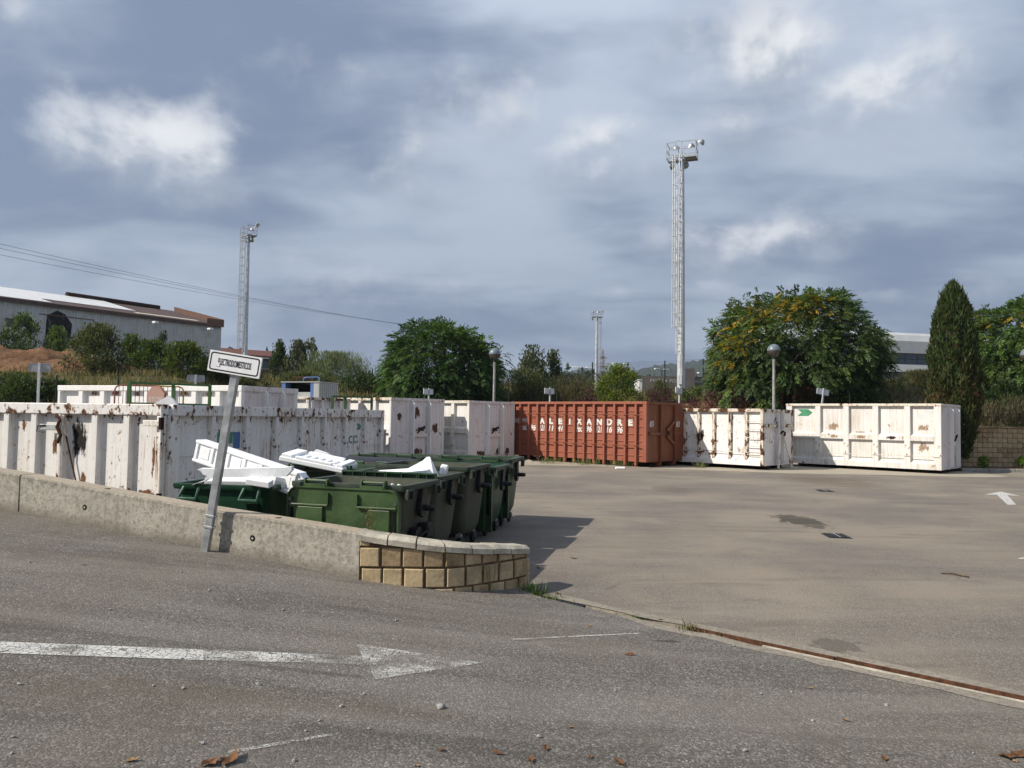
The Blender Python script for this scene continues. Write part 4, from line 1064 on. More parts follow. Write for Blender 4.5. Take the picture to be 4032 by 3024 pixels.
def bin_(label, loc, a, rim, body, lid=None, L=1.37, D=.96, trunnion=True, handles=False, hinges=True, pedal=False, low=.20):
    root = thing('wheeled_bin', label, 'bin', loc, -a, 'large green wheeled bins')
    ix, iy = .085, .10
    def ring(f, e, z, r=.09):
        return rrect(-L + .03 + ix * (1 - f) + e, -.03 - ix * (1 - f) - e, .03 + iy * (1 - f) + e, D - .03 - iy * (1 - f) - e, r, z)
    rings = [ring(0, .12, low - .05, .05), ring(.0, .03, low, .08), ring(.08, 0, low + .08)]
    for f in (.35, .7, 1.0): rings.append(ring(f, 0, low + (rim - low) * f))
    rings += [ring(1.0, .035, rim), ring(.7, .04, low + (rim - low) * .7), ring(.1, .05, low + .12)]
    mb = MB().loft(rings, cap=True)
    mb.build('body', M[body], root, smooth=True)
    # rim flange
    outer = rrect(-L, 0, 0, D, .05, rim); 
    fl = MB().loft([rrect(-L, 0, 0, D, .05, rim - .055), rrect(-L - .012, .012, -.012, D + .012, .05, rim - .03), rrect(-L - .012, .012, -.012, D + .012, .05, rim + .012),
                    rrect(-L + .055, -.055, .055, D - .055, .04, rim + .012), rrect(-L + .06, -.06, .06, D - .06, .04, rim - .04)], cap=False)
    fl.build('rim', M['rim_plastic'] if body != 'green_plastic' else M[body], root, smooth=True)
    if trunnion:
        for y in (.06, D - .14):
            b = MB().cbox(.0, .045, y - .045, y + .075, rim - .15, rim - .03, .008).build('lift_bracket', M['rim_plastic'], root)
            MB().box(.0455, .048, y - .028, y + .058, rim - .135, rim - .05).build('bracket_recess', M['soot'], b)  # black patch painted for the shade in the bracket pocket
        for s, x in ((1, -.03), (-1, -L + .03)):
            yc, zc = D * .50, rim - .27
            pts = [(yc + .035 * math.cos(q), zc + .16) for q in ()]
            prof = [(yc - .03, rim - .06), (yc + .03, rim - .06), (yc + .085, zc), (yc + .07, zc - .07), (yc, zc - .105), (yc - .07, zc - .07), (yc - .085, zc)]
            tb = MB().prism(prof, x, x + s * .05, 'yz').build('trunnion_plate', M['black_plastic'], root)
            MB().lathe([(.033, 0), (.033, s * .10), (.024, s * .13)], 14, (x + s * .04, yc + .04, zc), 'x').build('trunnion_pin', M['black_plastic'], tb, True)
        if pedal:
            MB().lathe([(.09, 0), (.10, .05), (.10, .10)], 16, (-.07, .34, .48), 'x').build('lid_lever', M['black_plastic'], root)
            MB().bar((.03, .34, .48), (.07, .52, .54), .025, .025).build('lever_arm', M['black_plastic'], root)
            MB().cbox(-.06, .06, .50, .66, .44, .60, .01).build('lever_box', M['black_plastic'], root)
    for x in (-.20, -L + .20):
        for y in (.20, D - .20):
            c = MB().box(x - .035, x + .035, y - .04, y + .04, .155, low + .02).build('caster', M['galv'], root)
            MB().bar((x - .032, y, .17), (x - .032, y + .035, .075), .006, .05, (1, 0, 0)).build('fork', M['galv'], c)
            MB().bar((x + .032, y, .17), (x + .032, y + .035, .075), .006, .05, (1, 0, 0)).build('fork', M['galv'], c)
            MB().lathe([(.03, -.022), (.072, -.022), (.079, -.012), (.079, .012), (.072, .022), (.03, .022)], 18, (x, y + .035, .08), 'x').build('wheel', M['rubber'], c, True)
    hm = M[lid] if lid else M['mid_green_plastic']
    if hinges:
        for xc in (-L * .25, -L * .75):
            h = MB().tube([(xc - .13, -.035, rim + .035), (xc + .13, -.035, rim + .035)], .016, 8).build('hinge', hm, root)
            for dx in (-.135, .135):
                MB().prism([(.03, rim - .02), (.0, rim + .055), (-.035, rim + .062), (-.065, rim + .045), (-.075, rim - .02)], xc + dx - .008, xc + dx + .008, 'yz').build('hinge_cheek', hm, h)
            MB().box(xc - .125, xc + .125, -.078, -.058, rim - .045, rim + .004).build('hinge_lip', hm, h)
    if lid:     # lid thrown right over, hanging outside
        zt, zb = rim - .03, rim - .93
        yo = -.085
        r = .12
        def outl(e):
            x0, x1 = -L + .015 + e, -.015 - e
            top = zt - e
            pts = [(x0, zb + e), (x1, zb + e), (x1, top - r)]
            for k in range(1, 5):
                q = math.radians(90 * k / 4); pts.append((x1 - r + r * math.cos(q), top - r + r * math.sin(q)))
            for k in range(0, 5):
                q = math.radians(90 + 90 * k / 4); pts.append((x0 + r + r * math.cos(q), top - r + r * math.sin(q)))
            return pts
        R = lambda e, y: [(x, y, z) for x, z in outl(e)]
        lb = MB().loft([R(.03, -.03), R(0, -.035), R(0, yo - .018), R(.012, yo - .018), R(.018, yo), R(.05, yo)])
        lb.build('lid', hm, root, smooth=True)
        lo = root.children[-1]
        xa, xb = -L * .66, -L * .27
        MB().cbox(-L + .15, xa, yo - .028, yo - .0005, zb + .012, zt - .21, .01).build('lid_panel', hm, lo)
        MB().cbox(xb, -.11, yo - .028, yo - .0005, zb + .012, zt - .21, .01).build('lid_panel', hm, lo)
        MB().cbox(xa + .01, xb - .01, yo - .016, yo - .0005, zb + .31, zb + .325, .003).build('lid_rib', hm, lo)
        for f in (.12, .3, .9): MB().lathe([(.009, 0), (.006, .022)], 8, (xa + (xb - xa) * f, yo - .008, zb + .326)).build('stud', hm, lo)
        for x0, x1 in ((-L + .04, -L + .52), (-.50, -.04)):
            MB().cbox(x0, x1, yo - .035, yo - .0005, zt - .205, zt - .185, .004).build('lid_rib', hm, lo)
            MB().box((x1 if x0 < -L / 2 else x0) - .008, (x1 if x0 < -L / 2 else x0) + .008, yo - .03, yo - .0005, zt - .184, zt - .06).build('lid_rib', hm, lo)
        for x in (-.055, -L + .055):
            MB().lathe([(.016, -.012), (.024, -.012), (.024, .0), (.016, .0)], 12, (x, yo - .012, zt - .14), 'y').build('rivet', M['rim_plastic'], lo)
        MB().box(-.085, -.055, yo - .012, yo - .0005, zb + .25, zt - .23).build('slot', M['soot'], lo)  # black strip, shade of the slot painted on the lid
        MB().box(-L + .055, -L + .085, yo - .012, yo - .0005, zb + .25, zt - .23).build('slot', M['soot'], lo)  # same painted slot shade at the other edge
    if handles:
        for xc in (-L * .18, -L * .80):
            h = MB().tube([(xc - .10, 0, rim - .03), (xc - .115, -.10, rim - .16), (xc + .115, -.10, rim - .16), (xc + .10, 0, rim - .03)], .022, 6).build('handle', M['handle_green'], root)
            MB().prism([(-.02, rim - .20), (.05, rim - .20), (.05, rim - .30)], xc - .07, xc + .07, 'yz').build('handle_gusset', M['green_plastic'], h)
    return root

B1 = bin_('green bin with its olive lid hanging towards the concrete wall, nearest the block wall', (-1.12, 8.17, 0), .30, 1.04, 'dusty_green_plastic', 'olive_plastic', pedal=True)
B2 = bin_('dusty green bin holding a white foam corner, next behind the olive lidded bin', (-.87, 9.30, 0), .27, 1.05, 'dusty_green_plastic', None, hinges=True)
B3 = bin_('tall open dusty bin, third in the row from the block wall', (-.55, 10.28, 0), .27, 1.11, 'dusty_green_plastic', None, hinges=False)
B4 = bin_('bluish green bin fourth in the row from the block wall', (-.235, 11.42, 0), .24, 1.04, 'green_plastic', 'mid_green_plastic')
B5 = bin_('green bin at the far end of the row, standing over its own shadow', (.0, 12.52, 0), .22, 1.10, 'mid_green_plastic', 'mid_green_plastic')
B0 = bin_('dark green bin with front handles, heaped with white foam packaging', (-2.86, 9.20, 0), .17, .92, 'green_plastic', None, L=1.27, D=.86, trunnion=False, handles=True, hinges=False, low=.16)
B6 = bin_('open green bin carrying a foam slab, behind the foam filled bin', (-2.02, 10.72, 0), .27, 1.03, 'mid_green_plastic', None)
B7 = bin_('green bin with a black lid shut on it', (-1.72, 11.80, 0), .26, 1.02, 'mid_green_plastic', None, hinges=False)
MB().loft([rrect(-1.37, 0, -.02, .97, .05, 1.035), rrect(-1.36, -.01, -.01, .96, .05, 1.07), rrect(-1.25, -.12, .10, .85, .08, 1.10)]).build('lid', M['black_plastic'], B7, True)
B8 = bin_('open green bin in the back corner beside the black lidded bin', (-1.46, 12.95, 0), .24, 1.09, 'mid_green_plastic', None)
for x0, x1 in ((-1.30, -1.0), (-.98, -.72), (-.70, -.30), (-.28, -.06)):      # channel sections of the far rim
    c_ = MB().box(x0, x1, .975, 1.03, .99, 1.00).build('rim_channel', M['mid_green_plastic'], B1)
    MB().box(x0, x1, 1.02, 1.035, 1.001, 1.115).build('channel_wall', M['mid_green_plastic'], c_)
    MB().box(x0, x1, .975, 1.019, 1.10, 1.115).build('channel_lip', M['mid_green_plastic'], c_)
    for x in (x0 + .004, (x0 + x1) / 2, x1 - .004): MB().box(x - .004, x + .004, .98, 1.019, 1.001, 1.099).build('channel_rib', M['mid_green_plastic'], c_)
for o_, xx in ((B3, (-1.2, -.75, -.3)), (B6, (-1.1, -.6, -.2))):     # moulded grips along the far rims
    for x in xx:
        MB().cbox(x - .10, x + .10, .965, 1.0, 1.0, 1.115 if o_ is B3 else 1.09, .008).build('rim_grip', M['mid_green_plastic'], o_)

# ------------------------------------------------------------------ foam packaging
def foam(label, mb, p, q=None, rot=(0, 0, 0), name='foam_piece'):
    o = mb.build(name, M['foam'])
    o.location = p; o.rotation_euler = rot
    return tag(o, label, 'foam packaging', 'foam packaging thrown in the bins')
def foam_thing(label, p, rot):
    o = thing('foam_tray', label, 'foam packaging', p, 0, 'foam packaging thrown in the bins'); o.rotation_euler = rot; return o
a = Vector((-4.10, 10.02, 1.30)); b = Vector((-2.62, 9.42, .935)); d = b - a
ft = foam_thing('long ribbed foam tray slanting out of the foam filled bin', tuple(a), (0, math.asin(-d.z / d.length), math.atan2(d.y, d.x)))
Lf = d.length
MB().cbox(0, Lf, .004, .14, -.12, .13, .012).build('tray_back', M['foam'], ft)
for z0, z1 in ((.105, .145), (-.14, -.10)): MB().cbox(-.01, Lf + .01, -.02, .17, z0, z1, .01).build('tray_edge', M['foam'], ft)
for k in range(7):
    x = .02 + k * (Lf - .06) / 6
    MB().cbox(x - .02, x + .035, -.012, .035, -.099, .104, .008).build('tray_rib', M['foam'], ft)
for k in range(6):
    x = .10 + k * (Lf - .06) / 6
    MB().cbox(x, x + .14, -.004, .0035, -.07, .075, .003).build('tray_cell', M['foam'], ft)
jag = [(-.58, .07), (-.54, .085), (-.30, .075), (.62, .09), (.70, .105), (.70, .04), (.62, -.055), (-.20, -.06), (-.42, -.08), (-.50, -.13), (-.62, -.16), (-.66, -.185), (-.58, -.15), (-.48, -.10), (-.47, -.06), (-.44, -.04), (-.50, -.01), (-.53, .045)]
fo = foam('broken foam channel lying across the front of the foam filled bin', MB().prism([(x * .92, z * .75) for x, z in jag], -.05, .03, 'xz'), (-3.24, 9.30, 1.075), rot=(0.06, -.03, -.10))
foam('small foam block with moulded studs on the green rim beside the handle', MB().cbox(-.16, .16, -.05, .05, -.035, .04, .008), (-2.98, 9.18, .975), rot=(.25, .10, -.25))
foam('pale foam lump sunk among the packaging in the bin', MB().cbox(-.15, .15, -.1, .1, -.07, .08, .04), (-2.82, 9.55, .95), rot=(.3, .2, .5))
foam('grey foam board lying low under the broken channel', MB().cbox(-.45, .25, -.08, .10, -.03, .03, .01), (-3.3, 9.55, .95), rot=(.2, .0, .0))
foam('foam end cap with pointed corner at the slanting tray foot', MB().prism([(-.16, -.10), (.17, -.07), (.19, .02), (.05, .11), (-.10, .05)], -.07, .07, 'xz'), (-2.62, 9.50, .97), rot=(0, .25, -.3))
# slab with moulded pockets
fs = foam_thing('large foam slab with moulded pockets lying across the bin behind', (-2.72, 10.95, 1.12), (.10, .16, -.18))
MB().cbox(-.48, .48, -.26, .26, -.035, .035, .012).build('slab', M['foam'], fs)
for x0, x1, y0, y1 in ((-.46, -.30, -.24, .24), (.36, .46, -.24, .22), (-.25, .30, -.25, -.19), (-.25, .30, .16, .24)):
    MB().cbox(x0, x1, y0, y1, .0351, .075, .01).build('slab_lip', M['foam'], fs)
for k in range(5): MB().cbox(-.22 + k * .11, -.16 + k * .11, -.12, .08, .0351, .055, .006).build('slab_rib', M['foam'], fs)
foam('cream coloured foam wedge behind the large slab', MB().prism([(-.24, -.05), (.24, -.05), (.05, .05), (-.12, .09)], -.03, .03, 'xz'), (-2.75, 11.35, 1.18), rot=(0, .05, -.2))
foam('white pyramid shaped foam corner standing up from the dusty bin', MB().add([(-.40, -.12, -.10), (.20, -.14, -.12), (.24, .10, -.12), (-.28, .16, -.10), (.08, .0, .20), (.03, .04, .19)], [(0, 1, 4), (1, 2, 4), (2, 3, 5, 4), (3, 0, 4, 5), (3, 2, 1, 0)]), (-1.12, 9.85, 1.08), rot=(0, .05, -.1))
foam('ragged flat foam sheet beside the pyramid shaped corner', MB().prism([(-.36, -.10), (-.28, -.16), (.10, -.14), (.30, -.08), (.34, .10), (.05, .16), (-.30, .12)], -.03, .035), (-1.35, 9.72, 1.07), rot=(.08, -.06, .1))
foam('upright foam stub beside the pyramid shaped corner', MB().cbox(-.05, .05, -.04, .04, -.06, .07, .02), (-.86, 9.95, 1.10), rot=(.1, .2, 0))
for k, (x, y, h) in enumerate(((-1.45, 8.95, .16), (-1.36, 8.90, .22), (-1.30, 8.95, .20), (-1.25, 8.88, .15), (-1.12, 8.90, .20), (-1.05, 8.87, .14))):
    o = tag(MB().cbox(-.014, .014, -.02, .02, -.65, h * .5, .004).build('foam_strip', M['foam']), 'narrow white foam strip standing upright inside the olive lidded bin', 'foam packaging', 'foam strips in the nearest bin')
    o.location = (x, y, .90); o.rotation_euler = (.05 * (k % 3 - 1), .12 * ((k * 7) % 3 - 1), .3 * k)
o = foam('loose foam scrap poking over the rusted container corner', MB().prism([(-.32, -.05), (.26, -.05), (.20, .04), (.10, .13)], -.02, .02, 'xz'), (-6.05, 13.45, 1.95), rot=(.3, 0, -.3))
MB().bar((-.05, .0, -1.65), (-.05, .0, -.02), .04, .03).build('stem', M['foam'], o)

# ------------------------------------------------------------------ leaning name sign
bz = ramp_z(-3.25)
sg = thing('name_sign', 'leaning white sign reading ELECTRODOMESTICOS on a galvanised post', 'sign', (-3.245, 8.27, bz - .02), -.16)
sg.rotation_euler = (0.0, .150, -.16)
MB().cbox(-.042, .042, -.03, .03, 0, 2.13, .006).build('post', M['galv'], sg)
for z in (.28, .40):
    c = MB().cbox(-.052, .052, -.039, .039, z - .012, z + .012, .003).build('clamp', M['galv'], sg)
    MB().lathe([(.010, 0), (.010, .015)], 8, (.053, -.01, z), 'x').build('bolt', M['galv'], c)
def board(root, zc, w_, h_, y, face, txt=None):
    MB().prism([(x, z + zc) for x, z in [(-w_ / 2, -h_ / 2), (w_ / 2, -h_ / 2), (w_ / 2, h_ / 2), (-w_ / 2, h_ / 2)]], y, y + .022, 'xz').build('board', M['sign_white'], root)
    def rr(e, r):
        return [(p[0], p[1] + zc) for p in rrect(-w_ / 2 + e, w_ / 2 - e, -h_ / 2 + e, h_ / 2 - e, r, 0, 5)]
    yy = y - .0015
    o_, i_ = rr(.016, .03), rr(.030, .02)
    mb = MB(); n = len(o_)
    mb.v = [(x, yy, z) for x, z in o_] + [(x, yy, z) for x, z in i_]
    mb.f = [(k, (k + 1) % n, n + (k + 1) % n, n + k) for k in range(n)]
    mb.build('border', M['sign_black'], root)
    if txt:
        text_mesh('lettering', txt, .100, M['sign_black'], root, Matrix.Translation((.0, y - .003, zc - .002)) @ RX, xs=.37, offset=.0009, ext=.0006)
board(sg, 2.035, .60, .225, -.056, -1, 'ELECTRODOMESTICOS')
MB().prism([(-.215, 1.985), (-.165, 1.980), (-.168, 2.035), (-.178, 2.018), (-.192, 2.036), (-.213, 2.02)], -.0608, -.0603, 'xz').build('peeled_patch', M['sign_white'], sg)
MB().cbox(-.10, .10, -.034, -.0305, 1.94, 1.98, .001).build('bracket', M['galv'], sg)

def back_sign(label, px, py, d, wpx, base_z, tilt=0.0, rz=None, w_=.70, h_=.29, bmat='sign_white'):
    p = at(px, py, d)
    if rz is None:
        f = min(.98, wpx * d / FPX / w_); rz = math.acos(f)
    root = thing('post_sign', label, 'sign', (p.x - math.sin(tilt) * (p.z - base_z), p.y, base_z), rz, 'name signs seen from behind')
    root.rotation_euler = (0, tilt, rz)
    h = p.z - base_z
    MB().cbox(-.04, .04, -.03, .03, 0, h + h_ / 2 + .02, .005).build('post', M['galv_pale'], root)
    MB().prism([(q[0], q[1] + h) for q in rrect(-w_ / 2, w_ / 2, -h_ / 2, h_ / 2, .03, 0, 4)], .032, .05, 'xz').build('board', M[bmat], root)
    n = 4
    o_ = [(q[0], q[1] + h) for q in rrect(-w_ / 2, w_ / 2, -h_ / 2, h_ / 2, .03, 0, 4)]
    i_ = [(q[0], q[1] + h) for q in rrect(-w_ / 2 + .014, w_ / 2 - .014, -h_ / 2 + .014, h_ / 2 - .014, .02, 0, 4)]
    mb = MB(); k_ = len(o_)
    mb.loft([[(x, .0315, z) for x, z in o_], [(x, .022, z) for x, z in o_], [(x, .022, z) for x, z in i_], [(x, .0315, z) for x, z in i_]], cap=False).build('folded_rim', M['galv'], root)
    return root

# ------------------------------------------------------------------ globe lamps
def lamp(label, px, py, d, base):
    p = at(px, py, d)
    root = thing('globe_lamp', label, 'street lamp', (p.x, p.y, base), 0, 'globe lamps behind the containers')
    hz = p.z - base; r = .265
    MB().lathe([(.12, 0), (.12, .03), (.075, .05), (.068, 1.2), (.055, hz - .9), (.055, hz - r - .12), (.06, hz - r - .10)], 14).build('pole', M['pole_grey'], root, True)
    MB().lathe([(.062, hz - r - .10), (.085, hz - r - .06), (.085, hz - r + .012)], 14).build('collar', M['steel_dark'], root, True)
    top = [(r * 1.015 * math.cos(math.radians(q)), hz + r * 1.015 * math.sin(math.radians(q))) for q in (-3, 4, 15, 30, 45, 60, 75, 89)]
    MB().lathe(top, 28).build('globe_cap', M['globe_top'], root, True)
    bot = [(r * math.cos(math.radians(q)), hz + r * math.sin(math.radians(q))) for q in (-71, -60, -45, -30, -15, -4)]
    MB().lathe(bot, 28).build('globe_bowl', M['globe_glass'], root, True)
    MB().lathe([(.05, hz - r + .02), (.05, hz - .10), (.035, hz - .02)], 12).build('bulb_holder', M['roof_cream'], root)
    return root
lamp('globe lamp on a grey pole rising in front of the dark green tree', 1948, 1394, 35.0, 0.0)
lamp('globe lamp on a grey pole rising in front of the yellowing tree', 3047, 1380, 32.2, 0.0)
lamp('globe lamp by the frame edge in front of the right hand tree', 4047, 1398, 30.4, 0.1)

# ------------------------------------------------------------------ floodlight masts
def mast(label, base, h, rz, la=0.0, r0=.29, r1=.14, flip=1):
    root = thing('floodlight_mast', label, 'floodlight mast', base, rz, 'floodlight masts of the sports ground')
    MB().tube([(0, 0, -.6), (0, 0, h * .33), (0, 0, h * .66), (0, 0, h)], [r0, r0 * .8 + r1 * .2, r0 * .45 + r1 * .55, r1], 10).build('pole', M['galv_pale'], root)
    MB().cbox(-.13, .13, -r0 - .10, -r0 + .02, 1.2, 1.9, .01).build('service_box', M['galv_pale'], root)
    lx = -.56 * flip; LR = Matrix.Rotation(la, 4, 'Z')
    mb = MB()
    for y in (-.20, .20): mb.bar((lx + .22 * flip, y, 3.4), (lx + .22 * flip, y, h + .4), .05, .06)
    mb.xf(LR).build('ladder_stile', M['galv_pale'], root)
    rg = MB().tube([(lx + .22 * flip, -.2, 0), (lx + .22 * flip, .2, 0)], .018, 5).xf(LR).mesh('ladder_rung', M['galv_pale'])
    for k in range(int((h - 3.6) / .5)):
        o = link('ladder_rung', rg, root); o.location = (0, 0, 3.7 + k * .5)
    hp = MB().tube([(lx + .22 * flip, -.2, 0), (lx + .02 * flip, -.34, 0), (lx - .22 * flip, -.28, 0), (lx - .36 * flip, 0, 0), (lx - .22 * flip, .28, 0), (lx + .02 * flip, .34, 0), (lx + .22 * flip, .2, 0)], .030, 5).xf(LR).mesh('cage_hoop', M['galv_pale'])
    nz = int((h - 5.5) / .95)
    for k in range(nz + 1):
        o = link('cage_hoop', hp, root); o.location = (0, 0, 5.4 + k * .95)
    for x, y in ((lx - .36 * flip, 0), (lx - .22 * flip, .28), (lx - .22 * flip, -.28), (lx + .02 * flip, -.34)):
        MB().bar((x, y, 5.3), (x, y, h + .1), .055, .04).xf(LR).build('cage_bar', M['galv_pale'], root)
    st = MB().box(lx + .22 * flip, -.1 * flip, -.02, .02, 0, .05) if flip > 0 else MB().box(.1, lx - .22, -.02, .02, 0, .05)
    sm_ = st.xf(LR).mesh('standoff', M['galv_pale'])
    for k in range(int(h / 2.4)):
        o = link('standoff', sm_, root); o.location = (0, 0, 3.6 + k * 2.4)
    # working platform
    x0, x1, y0, y1 = -1.05, 1.05, -.55, .55
    MB().box(x0, x1, y0, -.30, h, h + .05).build('platform_deck', M['galv'], root)
    MB().box(x0, x1, .30, y1, h, h + .05).build('platform_deck', M['galv'], root)
    MB().box(.15, x1, -.2995, .2995, h + .001, h + .049).build('platform_deck', M['galv'], root)
    for y in (y0, y1): MB().bar((x0 - .02, y, h - .04), (x1 + .02, y, h - .04), .05, .08).build('platform_beam', M['galv'], root)
    for x in (x0, x1): MB().bar((x, y0, h - .045), (x, y1, h - .045), .05, .08).build('platform_beam', M['galv'], root)
    posts = [(x0, y0), (-.38, y0), (.05, y0), (x1, y0), (x0, y1), (-.38, y1), (.05, y1), (x1, y1)]
    for x, y in posts: MB().bar((x, y, h + .05), (x, y, h + 1.12), .05, .05).build('rail_post', M['galv'], root)
    for zz_ in (.55, 1.10):
        for y in (y0, y1):
            for a_, b_ in ((x0, -.38), (.05, x1)):
                MB().bar((a_, y, h + zz_), (b_, y, h + zz_), .04, .04).build('rail_bar', M['galv'], root)
        MB().bar((x1, y0, h + zz_), (x1, y1, h + zz_), .04, .04).build('rail_bar', M['galv'], root)
        MB().bar((x0, y0, h + zz_), (x0, y1, h + zz_), .04, .04).build('rail_bar', M['galv'], root)
    MB().bar((x1, y0, h + 1.08), (x1, y1, h + .1), .04, .04).build('brace', M['galv'], root)
    MB().bar((x0, y1, h + 1.08), (x0, y0, h + .1), .04, .04).build('brace', M['galv'], root)
    MB().tube([(-.38, y0, h + 1.1), (-.2, y0 - .12, h + 1.15), (.05, y0, h + 1.1)], .02, 6).build('rail_hoop', M['galv'], root)
    # floodlights
    fl = [(1.30, .45, 1.22, (.5, 0.9, .0)), (.55, .62, 1.05, (.6, .0, .3)), (-.55, .62, 1.0, (.6, .0, -.3)), (-.82, .3, -.38, (1.6, .3, 1.2)), (.15, .35, -.38, (1.9, .2, .3))]
    for x, y, dz, rot in fl:
        dish = MB().lathe([(.05, .26), (.13, .22), (.22, .10), (.275, 0), (.285, -.02), (.25, -.02)], 18)
        f = dish.build('floodlight', M['galv'], root, True); f.location = (x, y, h + dz); f.rotation_euler = rot
        MB().lathe([(.24, -.024), (.20, -.034)], 18).build('lens', M['lens'], f)
        MB().bar((-.30, 0, 0), (.30, 0, 0), .03, .03).build('yoke', M['galv'], f)
        MB().bar((0, 0, .2), (0, -.25, .30), .04, .04).build('arm', M['galv'], f)
    for x in (.35, .6, -.65):
        MB().cbox(x - .11, x + .11, -.1 + .4, .1 + .4, h + .051, h + .20, .02).build('gear_box', M['sign_white'], root)
    return root
# ------------------------------------------------------------------ bank and land behind
Y0 = [(-60, 24.5), (-17, 26.2), (-15.2, 27.5), (-14.2, 31.8), (-8, 32.6), (-4, 36.2), (11.8, 36.2), (13.6, 34.6), (16.6, 31.15), (60, 31.15)]
ZT = [(-60, 4.1), (-30, 3.9), (-16, 3.6), (-8, 3.4), (0, 3.3), (8, 3.1), (14, 3.3), (20, 3.8), (30, 4.0), (60, 4.2)]
def land_z(x, y):
    y0 = lerp_tab(Y0, x); z1 = 1.30 if x < 14 else 1.45
    t_ = max(0.0, min(1.0, (y - y0 - .4) / 12.5)); t_ = t_ * t_ * (3 - 2 * t_)
    zt = lerp_tab(ZT, x if y < 60 else x * 60 / y)
    bump = .16 * math.sin(x * .9 + y * .4) * math.sin(y * .7 - x * .3) * t_ + .10 * math.sin(x * 2.3) * math.sin(y * 1.9) * t_
    if y > 60: bump *= max(0, 1 - (y - 60) / 60)
    return z1 + (zt - z1) * t_ + bump
mb = MB()
lx = [-400, -250, -160, -110, -80] + [-60 + 1.0 * i for i in range(121)] + [80, 110, 160, 250, 400]
ly = [0, .05, .4, .9, 1.5, 2.2, 3, 4, 5, 6, 7, 8, 9, 10, 11, 12, 13, 14, 15.5, 17, 19, 22, 26, 32, 45, 70, 110, 180, 300, 600]
for x in lx:
    y0 = lerp_tab(Y0, x)
    mb.v.append((x, y0, -.1))
    for q in ly: mb.v.append((x, y0 + q + .001, land_z(x, y0 + q)))
n = len(ly) + 1
for i in range(len(lx) - 1):
    for k in range(n - 1): mb.f.append((i * n + k, (i + 1) * n + k, (i + 1) * n + k + 1, i * n + k + 1))
tag(mb.build('bank', M['bank_earth'], smooth=True), kind='structure')

# heaps of earth at the top of the bank
def mound(name, mat, cx_, cy_, rx, ry, h, seed, n=34):
    mb = MB(); r = random.Random(seed)
    ph = [r.uniform(0, 6.28) for _ in range(8)]
    for i in range(n + 1):
        for j in range(n + 1):
            u, v = i / n * 2 - 1, j / n * 2 - 1
            x, y = cx_ + u * rx, cy_ + v * ry
            e = max(0.0, 1 - (abs(u) ** 2.6 + abs(v) ** 2.2))
            rug = .12 * math.sin(x * 2.1 + ph[0]) * math.sin(y * 1.7 + ph[1]) + .09 * math.sin(x * 4.7 + ph[2] + y) * math.sin(y * 3.9 + ph[3]) + .05 * math.sin(x * 9 + ph[4]) * math.sin(y * 8 + ph[5]) + r.uniform(-.03, .03)
            mb.v.append((x, y, land_z(x, y) - .15 + (h * min(1, e * 1.6) ** .7) * (1 + rug) if e > 0 else land_z(x, y) - .2))
    for i in range(n):
        for j in range(n): mb.f.append((i * (n + 1) + j, (i + 1) * (n + 1) + j, (i + 1) * (n + 1) + j + 1, i * (n + 1) + j + 1))
    return tag(mb.build(name, mat, smooth=True), kind='structure')
mound('red_earth_heap', M['red_earth'], -31.5, 43.5, 9.5, 3.8, 1.35, 3, 60)
mound('red_earth_heap', M['red_earth'], -22.5, 39.5, 4.2, 3.0, .55, 5, 40)
mound('grey_earth_heap', M['grey_earth'], -23.5, 46.0, 2.4, 1.6, 1.25, 8)
mound('red_earth_heap', M['red_earth'], 9.5, 43.0, 3.2, 1.2, .5, 9)
mound('red_earth_heap', M['red_earth'], 15.0, 42.5, 2.4, 1.2, .45, 12)
mound('red_earth_heap', M['red_earth'], 12.2, 41.6, 1.6, .8, .35, 14)

# ------------------------------------------------------------------ foliage tools (real leaves)
def leaf_object(name, base, axis, side, ln, wd, col, parent, mat, kind=None):
    """one rhombus per leaf: base point, axis, side vector, length, width, colour"""
    N = len(base)
    mid = base + axis * (ln * .5)[:, None]
    nrm = np.cross(axis, side)
    tip = base + axis * ln[:, None] - nrm * (ln * .10)[:, None]
    l = mid - side * (wd * .5)[:, None]; r = mid + side * (wd * .5)[:, None]
    co = np.stack([base, r, tip, l], 1).reshape(-1, 3)
    me = bpy.data.meshes.new(name)
    me.vertices.add(N * 4); me.loops.add(N * 4); me.polygons.add(N)
    me.vertices.foreach_set('co', co.astype(np.float32).ravel())
    me.loops.foreach_set('vertex_index', np.arange(N * 4, dtype=np.int32))
    me.polygons.foreach_set('loop_start', np.arange(0, N * 4, 4, dtype=np.int32))
    me.polygons.foreach_set('loop_total', np.full(N, 4, dtype=np.int32))
    at_ = me.attributes.new('leaf', 'FLOAT_COLOR', 'POINT')
    c4 = np.concatenate([col, np.ones((N, 1))], 1)
    at_.data.foreach_set('color', np.repeat(c4, 4, 0).astype(np.float32).ravel())
    me.materials.append(mat); me.update(); me.validate()
    o = link(name, me, parent)
    if kind: o['kind'] = kind
    return o
def unit(v): return v / np.maximum(1e-9, np.linalg.norm(v, axis=1))[:, None]
def rnd_dir(n): return unit(RNG.normal(size=(n, 3)))
def side_of(axis):
    s = np.cross(axis, np.array([0, 0, 1.0]) + RNG.normal(0, .35, (len(axis), 3)))
    return unit(s)
def vary(cols, n, amp=.18):
    c = np.array(cols)[RNG.integers(0, len(cols), n)]
    return np.clip(c * (1 + RNG.normal(0, amp, (n, 1))), .004, 1)

